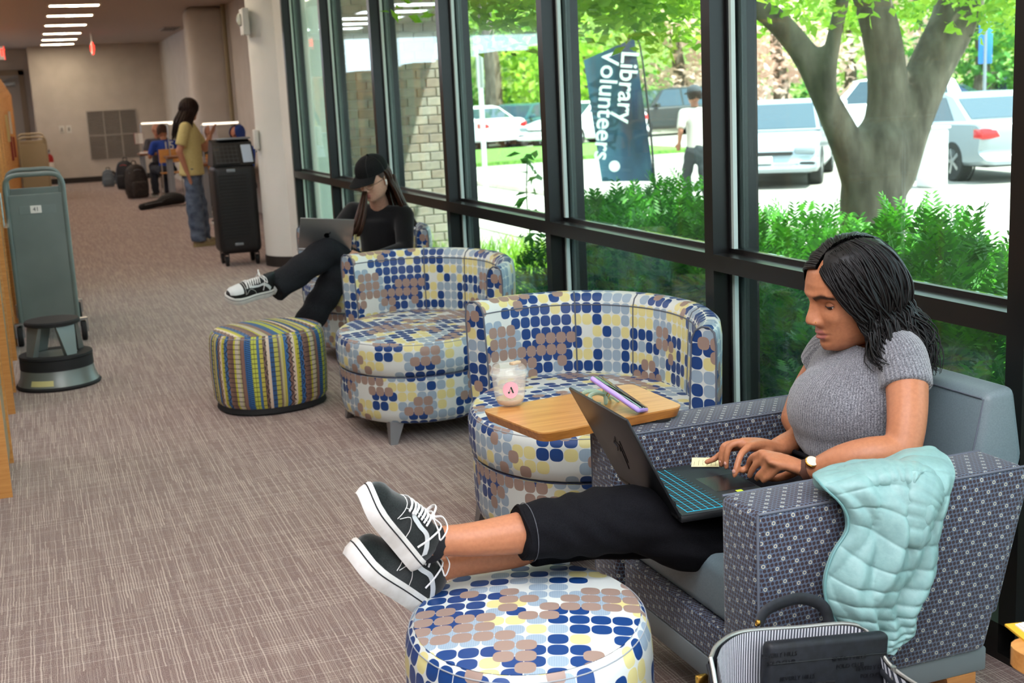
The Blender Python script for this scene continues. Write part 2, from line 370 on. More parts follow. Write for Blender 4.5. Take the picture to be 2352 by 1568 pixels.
# ------------------------------------------------------------------ room shell
CZ = 3.02; XW = 2.2; YF = 30.3
def slab(name, lo, hi, mat, **k): return MB().box(lo, hi).build(name, mat, smooth=0, kind='structure', **k)
slab('floor', (-9, -3, -.12), (XW+.2, 31.6, 0), CARPET)
slab('floor_far', (XW+.2, 12.3, -.12), (3.2, 31.6, 0), CARPET)
slab('ceiling', (-9, -3, CZ), (3.3, 31.6, CZ+.12), CEIL)
slab('wall_far', (.19, YF, 0), (3.2, YF+.15, CZ), WALLP)
slab('wall_back', (-9, -3.15, 0), (2.4, -3, CZ), WALLP)
slab('wall_left', (-9.15, -3, 0), (-9, 31.6, CZ), WALLP)
slab('wall_right', (3.0, 12.35, 0), (3.2, YF, CZ), WALLP)
slab('wall_recess', (-2.5, 31.3, 0), (.35, 31.45, CZ), WALLP)
slab('wall_jamb', (.19, YF+.15, 0), (.35, 31.3, CZ), WALLP)
slab('baseboard_far', (.19, YF-.02, 0), (3.0, YF, .12), M('vinyl_base', '#241f1d', .6))
o = MB().lathe([(.36, 0), (.36, CZ)], 48, frame((2.37, 12.12, 0))).build('wall_column', COLP, kind='structure')
MB().lathe([(.366, 0), (.366, .1)], 48, frame((2.37, 12.12, 0))).build('baseboard_column', M('vinyl_base'), kind='structure')
slab('trim_1', (2.2, 11.44, 0), (2.42, 11.95, CZ), COLP)
MB().rbox((2.42, 20, 0), (3.0, 20.55, CZ), .12, 4).build('wall_pilaster', WALLP, kind='structure')
MB().lathe([(.035, 0), (.035, CZ)], 16, frame((2.93, 19.7, 0))).build('trim_2', M('pipe_paint', '#8c7f63', .6), kind='structure')
# spandrel above the glazing and deep eave outside
slab('wall_header', (XW-.02, -1, 2.96), (XW+.3, 12, CZ+.5), WALLP)
slab('ceiling_eave', (XW+.3, -4, 3.25), (4.25, 12.6, 3.5), M('soffit', '#c9cac8', .8))
# window bays: mullions, transoms, sealant, panes
MY = [2.439+1.5*j-1.5 for j in range(8)]          # far edge of each mullion
MY[-1] = 11.44
for j in range(7):
    y0, y1 = MY[j], MY[j+1]-.06; zt0, zt1 = .857, .915
    w = empty('window_%d' % (j+1), (XW, y0, 0), kind='structure')
    T = Matrix.Translation((-XW, -y0, 0))
    def P(name, mat, boxes, sm=0):
        b = MB()
        for lo, hi in boxes: b.box(lo, hi, T)
        return b.build(name, mat, w, sm)
    P('mullion', FRAME, [((XW, y1, .1), (XW+.13, y1+.06, 2.97))])
    if j == 0: P('mullion', FRAME, [((XW, y0-.06, .1), (XW+.13, y0, 2.97))])
    P('transom', FRAME, [((XW, y0, zt0), (XW+.13, y1, zt1))])
    P('glazing_bead', FRAME, [((XW+.068, y0, zt1), (XW+.088, y1, zt1+.016)), ((XW+.07, y0, zt0-.012), (XW+.09, y1, zt0))])
    P('sill', FRAME, [((XW, y0, .02), (XW+.14, y1, .1))]); P('head_rail', FRAME, [((XW, y0, 2.9), (XW+.13, y1, 2.97))])
    for za, zb in ((.1, zt0-.012), (zt1+.016, 2.9)):
        P('gasket', GASK, [((XW+.06, y1-.014, za), (XW+.085, y1, zb)), ((XW+.06, y0, za), (XW+.085, y0+.014, zb))])
        P('sealant_strip', SEAL, [((XW+.066, y1-.03, za), (XW+.082, y1-.014, zb))])
        P('pane', GLASS, [((XW+.088, y0, za), (XW+.096, y1, zb))])
    P('outer_frame', FRAME, [((XW+.1, y0, .1), (XW+.16, y0+.04, 2.9)), ((XW+.1, y1-.04, .1), (XW+.16, y1, 2.9))])
slab('wall_sill', (XW-.0, -1, -.3), (XW+.16, 11.5, .02), FRAME)
# ceiling lights: a long row over the aisle and added rows over chairs and stacks
LAMP = M('lamp_diffuser', '#fff3dd', .5, emit='#ffe6c2', estr=13); LAMPC = M('lamp_core', '#fff8ea', .5, emit='#fff3da', estr=20); LFR = M('lamp_frame', '#cfc6bb', .5)
def make_light(w_=.66, d_=.30):
    r = empty('ceiling_light')
    MB().box((-w_/2-.03, -d_/2-.03, -.02), (w_/2+.03, -d_/2, .0)).box((-w_/2-.03, d_/2, -.02), (w_/2+.03, d_/2+.03, 0)).box((-w_/2-.03, -d_/2, -.02), (-w_/2, d_/2, 0)).box((w_/2, -d_/2, -.02), (w_/2+.03, d_/2, 0)).build('frame', LFR, r, 0)
    MB().box((-w_/2, -d_/2, -.014), (w_/2, d_/2, -.004)).build('diffuser', LAMP, r, 0)
    MB().rbox((-w_*.1, -d_/2, -.019), (w_*.1, d_/2, -.0145), .001, 1).build('lamp_cover', LAMPC, r, 0)
    return r
L0 = make_light(); LB = make_light(1.2, .6); usedb = False
LAMPA = M('added_aisle_lamp', '#fffaf2', .5, emit='#f6f6ff', estr=6)  # unseen panels added between bookcases to throw light bands on the floor
LAMPFILL = M('fill_lamp_back', '#fffaf2', .5, emit='#f3f5ff', estr=10)  # panels above and behind the camera, boosted as added frontal fill
LAMPN = M('added_chair_lamp', '#fffaf2', .5, emit='#fbf7f2', estr=2.3)  # panels added out of view to light the seating
ords = ['nearest lit', 'second', 'third', 'fourth', 'fifth', 'farthest']
YL = [19.2, 21.1, 23.3, 25.6, 27.6, 29.4]
first = True
def put_light(x, y, label, group):
    global first, usedb
    if y < 11 or x < -1: o = copy_tree(LB) if usedb else LB; usedb = True
    else: o = L0 if first else copy_tree(L0); first = False
    o.location = (x, y, CZ); tag(o, label, 'ceiling light', group)
    if x < -1:
        for ch in o.children:
            if ch.name.startswith(('diffuser', 'lamp_cover')): ch.material_slots[0].link = 'OBJECT'; ch.material_slots[0].material = LAMPA
    if y < 11 and x > -1:
        for ch in o.children:
            if ch.name.startswith(('diffuser', 'lamp_cover')): ch.material_slots[0].link = 'OBJECT'; ch.material_slots[0].material = LAMPN if y > 1.5 else LAMPFILL
for i, y in enumerate(YL): put_light(.81, y, 'warm recessed ceiling light over the far aisle, %s of the six in the row' % ords[i], 'lights over the far aisle')
for y, w_ in ((16.8, 'first'), (14.5, 'second'), (12.2, 'third')): put_light(.81, y, 'warm recessed ceiling light over the aisle, %s this side of the six in view' % w_, 'lights over the middle aisle')
for y, w_ in zip((-1.6, -.2, 1.2, 2.6, 4.0, 5.6, 7.4, 9.6), ('first', 'second', 'third', 'fourth', 'fifth', 'sixth', 'seventh', 'eighth')):
    for x in (-.35, 1.05): put_light(x, y, 'added unseen ceiling panel above the reading chairs, %s from the camera end, %s side' % (w_, 'bookcase' if x < 0 else 'window'), 'added lights above the reading chairs')
YS = [5.31+1.56*k for k in range(15)]
for k in range(len(YS)-1):
    for x in (-1.6,): put_light(x, YS[k]+1.05, 'added unseen ceiling panel above the %s gap between bookcases counting from the camera' % ['first', 'second', 'third', 'fourth', 'fifth', 'sixth', 'seventh', 'eighth', 'ninth', 'tenth', 'eleventh', 'twelfth', 'thirteenth', 'fourteenth'][k], 'added lights above the book aisles')
# ------------------------------------------------------------------ things on the far walls
g_ = empty('vent_grille', (1.82, YF, 1.03), label='wide grey louvred return air grille on the far white wall', cat='vent grille')
T = lambda lo, hi: (lo, hi)
b = MB()
for x in (-.54, -.185, .175, .53): b.box((x-.012, -.03, -.55), (x+.012, 0, .55))
for z in (-.54, 0, .54): b.box((-.54, -.03, z-.012), (.54, 0, z+.012))
b.build('frame', M('grille_frame', '#a9a49e', .5), g_, 0)
MB().box((-.53, -.008, -.54), (.53, -.002, .54)).build('backing', M('grille_dark', '#5e5a56', .8), g_, 0)
lv = None
for i in range(36):
    z = -.525+i*.03
    if lv is None: lv = MB().box((-.53, -.024, -.007), (.53, -.02, .009), rotm(.5)).build('louvre', M('grille_frame'), g_, 0); o = lv
    else: o = lv.copy(); COL.objects.link(o)
    o.location = (0, 0, z)
sw = empty('light_switch', (.8, YF, 1.2), label='double light switch plate on the far wall beside the door recess', cat='switch')
for dx in (-.075, .075):
    MB().rbox((dx-.055, -.012, -.085), (dx+.055, 0, .085), .006).build('plate', WHITE, sw); MB().rbox((dx-.02, -.022, -.04), (dx+.02, -.011, .04), .004).build('rocker', M('switch_grey', '#8e8a86', .5), sw)
fe = empty('fire_extinguisher', (.40, YF-.12, .22), label='red fire extinguisher hung low on the far wall', cat='extinguisher')
MB().lathe([(0, 0), (.07, .005), (.075, .03), (.075, .36), (.06, .42), (.025, .45), (.02, .47)], 20).build('cylinder', RED, fe)
MB().cyl((0, 0, .45), (0, 0, .52), .022).build('valve', STEEL, fe); MB().box((-.015, -.13, .52), (.015, .02, .535)).box((-.012, -.12, .56), (.012, .02, .572), rotm(.15)).build('handle', BLACK, fe, 0)
MB().tube([(-.02, 0, .5), (-.12, -.02, .48), (-.16, -.03, .32), (-.13, -.03, .12)], .014, 8).build('hose', BLACK, fe); MB().lathe([(.0765, .1), (.0765, .28)], 20, caps=False).build('instruction_label', PAPER, fe)
def text_obj(body, size, mat, parent, loc, rot, ext=.001, alx='CENTER', aly='CENTER', name='lettering', bold=0):
    cu = bpy.data.curves.new(body, 'FONT'); cu.body = body; cu.size = size; cu.align_x = alx; cu.align_y = aly; cu.extrude = ext; cu.offset = bold; cu.resolution_u = 4
    t = bpy.data.objects.new('tmp', cu); COL.objects.link(t); dg = bpy.context.evaluated_depsgraph_get(); dg.update()
    me = bpy.data.meshes.new_from_object(t.evaluated_get(dg)); bpy.data.objects.remove(t); bpy.data.curves.remove(cu); me.materials.clear(); me.materials.append(mat)
    t = bpy.data.objects.new(name, me); COL.objects.link(t); t.parent = parent; t.location = loc; t.rotation_euler = rot; return t
def exit_sign(loc, rz, label):
    e = empty('exit_sign', loc, rz, label, 'exit sign')
    MB().rbox((-.16, -.025, -.11), (.16, .025, .11), .008).build('housing', WHITE, e); MB().cyl((0, 0, .11), (0, 0, CZ-loc[2]), .012).build('stem', WHITE, e)
    for s in (-1, 1):
        text_obj('EXIT', .17, M('exit_red', '#ff2a1c', .5, emit='#ff2a1c', estr=2), e, (0, s*.028, 0), (PI/2, 0, 0 if s < 0 else PI), .002)
    MB().box((-.165, -.012, -.112), (-.158, .012, .112)).build('edge_glow', M('exit_red'), e, 0); MB().box((.158, -.012, -.112), (.165, .012, .112)).build('edge_glow', M('exit_red'), e, 0)
exit_sign((1.34, 26, 2.73), PI/2, 'red exit sign hanging edge-on from the ceiling before the vent grille'); exit_sign((-.38, 23.8, 2.6), 0, 'red exit sign at the left edge above the bookcases')
sv = empty('ceiling_vent', (2.72, 25.2, CZ), label='dark slotted ceiling air diffuser near the right wall', cat='ceiling vent')
MB().box((-.16, -.5, -.012), (.16, .5, 0)).build('frame', M('grille_frame'), sv, 0)
for i in range(5): MB().box((-.12+i*.055, -.45, -.02), (-.09+i*.055, .45, -.012)).build('slot', M('grille_dark'), sv, 0)
# door in the recess with its closer
d1 = empty('door_1', (-.55, 31.28, 0), kind='structure')
MB().box((-.5, -.05, 0), (.5, 0, 2.45)).build('leaf', M('door_grey', '#9d9892', .6), d1, 0); MB().box((-.62, -.06, 0), (-.5, .01, 2.55)).box((.5, -.06, 0), (.62, .01, 2.55)).box((-.62, -.06, 2.45), (.62, .01, 2.57)).build('door_frame', M('door_frame', '#8a7a66', .6), d1, 0)
MB().rbox((.02, -.13, 2.2), (.42, -.05, 2.29), .01).build('closer_body', GREYM, d1); MB().cyl((.1, -.12, 2.31), (.46, -.07, 2.42), .012).build('closer_arm', GREYM, d1)
MB().cyl((-.4, -.1, 1.02), (-.28, -.1, 1.02), .012).build('lever', GREYM, d1)
# devices on the column
p = at(563, 48, Y=11.86); q = empty('alarm_strobe', (1.99, 12.0, p.z), label='white clear-lens alarm strobe on the column near the ceiling', cat='alarm')
MB().rbox((-.05, -.09, -.12), (.01, .09, .12), .01).build('back_box', WHITE, q); MB().ball((-.06, 0, .02), (.03, .03, .06), 10).build('lens', M('strobe_lens', '#e8efe6', .1, trans=.6), q)
p = at(590, 320, Y=12.0); q = empty('thermostat', (2.0, 12.05, p.z), label='small white wall control box on the column edge', cat='thermostat')
MB().rbox((-.03, -.05, -.09), (.012, .05, .09), .008).build('body', WHITE, q); MB().ball((-.02, -.03, -.11), .012, 8).build('knob', GREYM, q)
# ------------------------------------------------------------------ outdoors
GZ = -.27
CONC = grain('concrete', '#b9b2a6', '#cfc9bd', .9, (1, 1, 1), 1.5, 4, 0); ASPH = grain('asphalt', '#8b8780', '#9c978e', .9, (1, 1, 1), 2, 4, 0)
SOIL = grain('mulch', '#2c2219', '#4a3a2b', 1, (1, 1, 1), 30, 4, .4, .01); LAWN = grain('lawn', '#3f6b22', '#6d9a3a', .9, (1, 1, 1), 12, 4, .3, .01)
slab('ground_lot', (XW+.16, -20, GZ-.1), (90, 110, GZ), ASPH)
slab('ground_bed', (XW+.16, -3, GZ), (4.9, 8.8, GZ+.06), SOIL)
slab('ground_verge', (XW+.16, 8.8, GZ), (5.6, 12.3, GZ+.05), LAWN)
slab('ground_walk', (5.6, -10, GZ), (8.2, 60, GZ+.02), CONC)
slab('trim_kerb', (8.2, -10, GZ), (8.36, 60, GZ+.12), CONC)
slab('ground_island', (10.5, 30.5, GZ), (17, 38, GZ+.1), LAWN)
# brick wing wall standing out from the end of the glazing
BRICK = [grain('brick_a', '#8f8781', '#a0958c', .9, (1, 1, 1), 14, 4, .3, .002), grain('brick_b', '#877a72', '#988a7f', .9, (1, 1, 1), 14, 4, .3, .002), grain('brick_c', '#9d948c', '#aba096', .9, (1, 1, 1), 14, 4, .3, .002)]
bw = empty('wall_brick', (XW+.2, 12.1, GZ), kind='structure')
MB().box((0, .02, 0), (1.58, .35, 3.4)).build('mortar', M('mortar', '#d6cfc4', .95), bw, 0)
bl, hh = .2, .089; bms = []
for mt in BRICK:
    o = MB().rbox((.004, 0, .005), (bl-.006, .05, hh-.006), .004, 1).build('brick', mt, bw, 0); bms.append(o)
nb = 0; half = MB().rbox((.004, 0, .005), (bl/2-.006, .05, hh-.006), .004, 1).mesh('brick_half', 0)
for mt in BRICK[:1]: half.materials.append(mt)
for r_ in range(34):
    off = (r_ % 2)*bl/2
    for k in range(-1, 8):
        x = k*bl+off
        if x < -.11 or x > 1.5: continue
        me = half if (x < -.01 or x > 1.4) else bms[random.randrange(3)].data
        if nb < 3 and me is bms[nb].data: o = bms[nb]; nb += 1
        else: o = bpy.data.objects.new('brick', me); COL.objects.link(o); o.parent = bw
        o.location = (max(x, 0), 0, r_*hh)
for o in bms[nb:]:
    o.location = (0, 0, 34*hh); 
# ---- foliage helpers
def leafmat(name, c1, c2, tr=.35, rough=.5):
    a, g = MN(name, rough=rough, spec=.3)
    n = g.noise(g.geo(), 2.5, 2); w = g.n('NewGeometry').outputs['Random Per Island']
    c = g.mix(g.m('ADD', g.m('MULTIPLY', w, .7), g.m('MULTIPLY', n, .3)), c1, c2); g.base(c)
    t = g.n('BsdfTranslucent'); g.put(t.inputs[0], c); mx = g.n('MixShader'); mx.inputs[0].default_value = tr
    g.t.links.new(g.b.outputs[0], mx.inputs[1]); g.t.links.new(t.outputs[0], mx.inputs[2]); g.t.links.new(mx.outputs[0], g.out.inputs[0]); return a
LEAF = leafmat('leaf_bright', '#5f9a20', '#b4d848', .5); LEAFD = leafmat('leaf_deep', '#2c6b28', '#66ab3e', .4); LEAFY = leafmat('leaf_pale', '#93bc46', '#dcea96', .5); BLOS = leafmat('blossom', '#d8b3a4', '#f3ddd0', .4)
def leaves(blobs, n, size, asp=.55, flat=0, seed=1, shell=.55):
    """n leaf blades scattered through ellipsoids (centre, radii)"""
    rs = np.random.RandomState(seed); b = MB(); w = np.array([r[0]*r[1]*r[2] for _, r in blobs])**.67; w /= w.sum()
    V, F = [], []
    ids = rs.choice(len(blobs), n, p=w)
    for i in range(n):
        c, r = blobs[ids[i]]; d = rs.normal(size=3); d /= np.linalg.norm(d); k = shell+(1-shell)*rs.rand()
        p = np.array(c)+d*np.array(r)*k; s = size*(.6+.8*rs.rand())
        a = rs.normal(size=3); a[2] = a[2]*.5-.25; a /= np.linalg.norm(a); nn = rs.normal(size=3); nn[2] += .8+flat; t = np.cross(nn, a); t /= np.linalg.norm(t)+1e-9; u = np.cross(a, t)
        o = len(V); V += [p, p+a*s*.5+t*s*asp*.5+u*s*.06, p+a*s, p+a*s*.5-t*s*asp*.5+u*s*.06]; F.append((o, o+1, o+2, o+3))
    b.v = [Vector(v) for v in V]; b.f = F; b.m = [0]*len(F); b.uv = [None]*len(F); return b
BARK = grain('bark', '#4a443a', '#6f675a', .95, (1, 1, .35), 9, 6, .6, .02)
# ---- the big multi-stemmed tree outside the nearest bay
def tp(px, py, Y=8.15): return at(px, py, Y=Y)
tree = empty('street_tree', tuple(at(2010, 560, Y=8.15))[:2]+(GZ,), label='large grey multi-stemmed tree just outside the nearest window bay', cat='tree')
tl = tree.location.copy(); k = 1/300
b = MB()
def stem(pts, rad): b.tube([Vector(p)-tl for p in pts], rad, 14, 4, round_=True)
base = Vector((tl.x, tl.y, GZ-.05))
stem([base, tp(2003, 560), tp(2005, 450), tp(2020, 340)], [.30, .25, .25, .24])
stem([tp(1985, 430), tp(1945, 330), tp(1890, 215), tp(1848, 125), tp(1780, 45), tp(1690, -20), tp(1560, -90)], [.16, .13, .1, .1, .09, .085, .06])
stem([tp(1905, 270, 8.1), tp(1903, 170, 8.0), tp(1915, 90, 8.0), tp(1935, 0, 8), tp(1950, -90, 8)], [.07, .065, .06, .055, .04])
stem([tp(2005, 400), tp(2035, 260), tp(2036, 160), tp(2020, 60), tp(1990, -40), tp(1960, -150)], [.17, .155, .15, .145, .13, .1])
stem([tp(2045, 400), tp(2090, 270), tp(2140, 150), tp(2190, 50), tp(2210, -40), tp(2260, -160)], [.2, .18, .175, .18, .16, .1])
o = b.build('trunk', BARK, tree, 180); fuse(o, .035, 4)
bl = []
rs = random.Random(4)
for px, py, r in [(1110, -10, .7), (1190, 60, .5), (1330, 10, .7), (1420, 40, .5), (1530, 60, .45), (1560, 0, .7), (1740, 20, .6), (1800, 60, .4), (1970, 60, .5), (1930, -40, .8), (2090, 40, .45), (2290, 50, .5), (2300, -30, .8), (1650, -80, .9), (1450, -100, 1.), (1250, -90, 1.), (2120, -100, 1.), (1820, -120, 1.)]:
    c = at(px, py-25, Y=8.15+rs.uniform(-1.2, 2.2))-tl
    bl.append((tuple(c), (r, r, r*.5)))
leaves(bl, 8500, .085, seed=3, shell=.2).build('foliage', LEAF, tree, 0, kind='stuff')
leaves([((.3*k+dx, -.4*k+dy, .9*k+1.2), (1.3, 1.3, .6)) for k in (3.2, 4.2, 5.2) for dx, dy in ((-.9, 0), (.5, .8), (.7, -.9), (-.2, -.3))], 7000, .14, seed=13, shell=.1).build('shade_crown', LEAF, tree, 0, kind='stuff')  # leaves added out of view, toward the sun, to shade the trunk
# ---- second trunk further along the verge and the background planting
def bg_tree(px, Y, h, rad, mat, label, n=2600, size=.34, seed=1, trunk=.16, low=.35, name='background_tree', group='trees beyond the car park'):
    x = at(px, 250, Y=Y).x; t = empty(name, (x, Y, GZ), 0, label, 'tree', group); r = random.Random(seed)
    bl = [((r.uniform(-1, 1)*rad*.7, r.uniform(-1, 1)*rad*.5, h*(low+(1-low)*r.random())), (rad*.55, rad*.55, h*.17)) for _ in range(10)]
    leaves(bl, n, size, seed=seed).build('foliage', mat, t, 0, kind='stuff')
    MB().tube([(0, 0, -.1), (.1, 0, h*.25), (-.1, .1, h*.5), (.1, 0, h*.75)], [trunk*1.3, trunk, trunk*.8, trunk*.4], 10).build('trunk', BARK, t); return t
for i, (px, Y, h, rad, mt, lb) in enumerate([
    (860, 46, 11, 4, LEAFY, 'pale green tree seen beyond the brick wing wall'),
    (1010, 52, 12, 4.5, LEAF, 'bright green tree seen right of the brick wing wall'),
    (1130, 44, 10, 3.6, LEAF, 'bright tree with a stout trunk behind the white sign pole'),
    (1215, 58, 12, 4.5, LEAFD, 'deep green tree behind the parked blue car'),
    (1330, 50, 10, 4, LEAFY, 'pale tree left of the tall banner'),
    (1440, 60, 13, 5, LEAF, 'green tree hidden behind the tall banner'),
    (1560, 50, 8, 4, BLOS, 'pinkish blossoming tree above the walking man'),
    (1690, 55, 9, 5, LEAFY, 'pale green tree right of the walking man'),
    (1790, 46, 7, 4.5, BLOS, 'pale pink blossoming tree above the silver saloon'),
    (1950, 55, 9, 5, LEAFY, 'pale tree seen between the stems of the big tree'),
    (2110, 50, 9, 5, BLOS, 'blossoming tree seen right of the middle stem'),
    (2250, 42, 9, 4, LEAFD, 'deep green tree behind the blue sign'),
    (2350, 46, 10, 4, LEAF, 'green tree at the right edge of the window')]):
    bg_tree(px, Y, h, rad, mt, lb, seed=20+i, n=2400, size=.42, low=.16, trunk=.3)
# low hedge line far behind the car park
bh = empty('far_hedge', (20, 62, GZ), label='long clipped green hedge along the far side of the car park', cat='hedge')
leaves([((x, 0, 1.3), (2.2, 1, 1.6)) for x in range(-14, 26, 2)], 3500, .5, seed=9).build('foliage', LEAFD, bh, 0, kind='stuff')
slab('wall_backdrop_bank', (-10, 66, GZ), (75, 67, 9), M('bank', '#8fae62', .9))
# ---- shrubs under the windows
SHR = leafmat('shrub_leaf', '#14501a', '#55a422', .35); rs = random.Random(11)
def frond_mesh(n, seed, rx, ry, h):
    """a mound of small feathery sprays"""
    r_ = np.random.RandomState(seed); V, F = [], []
    for i in range(n):
        th = r_.rand()*2*PI; ph = r_.rand()**.6; rr = .55+.5*r_.rand()
        d = np.array([math.cos(th)*math.sqrt(1-ph*ph)*rx, math.sin(th)*math.sqrt(1-ph*ph)*ry, ph*h]); p = d*rr
        out = d/np.linalg.norm(d); a = out*.9+r_.normal(size=3)*.45; a /= np.linalg.norm(a); t = np.cross(a, (0, 0, 1)); t /= np.linalg.norm(t)+1e-9; L = .07+.07*r_.rand()
        for k in range(5):
            q = p+a*L*k/5; s = .055*(1-k*.1)
            for sg in (-1, 1):
                e = q+t*sg*s+a*s*.7; mid = (q+e)/2+a*s*.26; o = len(V); V += [q, mid, e, (q+e)/2-a*s*.2]; F.append((o, o+1, o+2, o+3))
    b = MB(); b.v = [Vector(v) for v in V]; b.f = F; b.m = [0]*len(F); b.uv = [None]*len(F); return b
protos = [frond_mesh(1150, 5+i, .52, .55, .98) for i in range(3)]; pm = []
for i, pb in enumerate(protos): me = pb.mesh('foliage', 0); me.materials.append(SHR); pm.append(me)
names = ['beside the farthest clump', 'second from the grass patch', 'third from the grass patch', 'behind the middle tub chair', 'left of the banner foot', 'below the banner', 'right of the banner foot', 'below the walking man', 'at the foot of the dark mullion', 'left of the tree trunk', 'in front of the tree trunk', 'right of the tree trunk', 'behind the grey vinyl chair back', 'behind the seated woman', 'at the right end of the bed', 'beyond the right edge of the bed']
sp = []
for row, x in enumerate((3.2, 4.05)):
    for k in range(9 if row else 8): sp.append((x+rs.uniform(-.15, .15), 1.3+k*.85+row*.35+rs.uniform(-.12, .12)))
sp.sort(key=lambda q: -q[1])
for i, (x, y) in enumerate(sp):
    s = rs.uniform(.9, 1.12); t = empty('shrub', (x, y, GZ+.04), rs.uniform(0, 6), 'feathery green shrub outside the glass, number %s along the bed counting from the lawn end' % ['one', 'two', 'three', 'four', 'five', 'six', 'seven', 'eight', 'nine', 'ten', 'eleven', 'twelve', 'thirteen', 'fourteen', 'fifteen', 'sixteen', 'seventeen'][i], 'shrub', 'feathery shrubs in the window bed')
    t.scale = (s, s, s*(1.02 if x < 3.5 else .96)); o = bpy.data.objects.new('foliage', pm[i % 3]); COL.objects.link(o); o.parent = t; tag(o, kind='stuff')
    MB().tube([(0, 0, -.03), (.03, 0, .25), (0, .04, .5)], [.03, .025, .015], 8).build('stem', BARK, t)
# tall weed and long grass on the lawn by the far bays
b = MB(); r_ = np.random.RandomState(2)
for i in range(2600):
    x, y = r_.uniform(2.95, 4.6), r_.uniform(8.5, 11.9); h = r_.uniform(.18, .5); a = r_.rand()*6.3; dx, dy = math.cos(a)*h*.4, math.sin(a)*h*.4; w = .008
    b.add([(x-w, y, GZ+.04), (x+w, y, GZ+.04), (x+dx*.5+w*.6, y+dy*.5, GZ+h*.75), (x+dx, y+dy, GZ+h), (x+dx*.5-w*.6, y+dy*.5, GZ+h*.75)], [(0, 1, 2, 3, 4)])
b.build('long_grass', LEAF, None, 0, 'long uncut grass on the strip by the far window bays', 'grass', kind='stuff')
wd = empty('tall_weed', tuple(at(1215, 520, X=3.3))[:2]+(GZ,), label='tall thin weed with small curled leaves standing above the grass', cat='plant')
MB().tube([(0, 0, 0), (.02, 0, .5), (0, .02, 1.0), (.01, 0, 1.32)], [.008, .006, .005, .003], 6).build('stem', LEAFD, wd)
leaves([((0, 0, .35+.14*k), (.09, .09, .03)) for k in range(8)], 60, .12, .4, seed=4).build('foliage', LEAFD, wd, 0, kind='stuff')
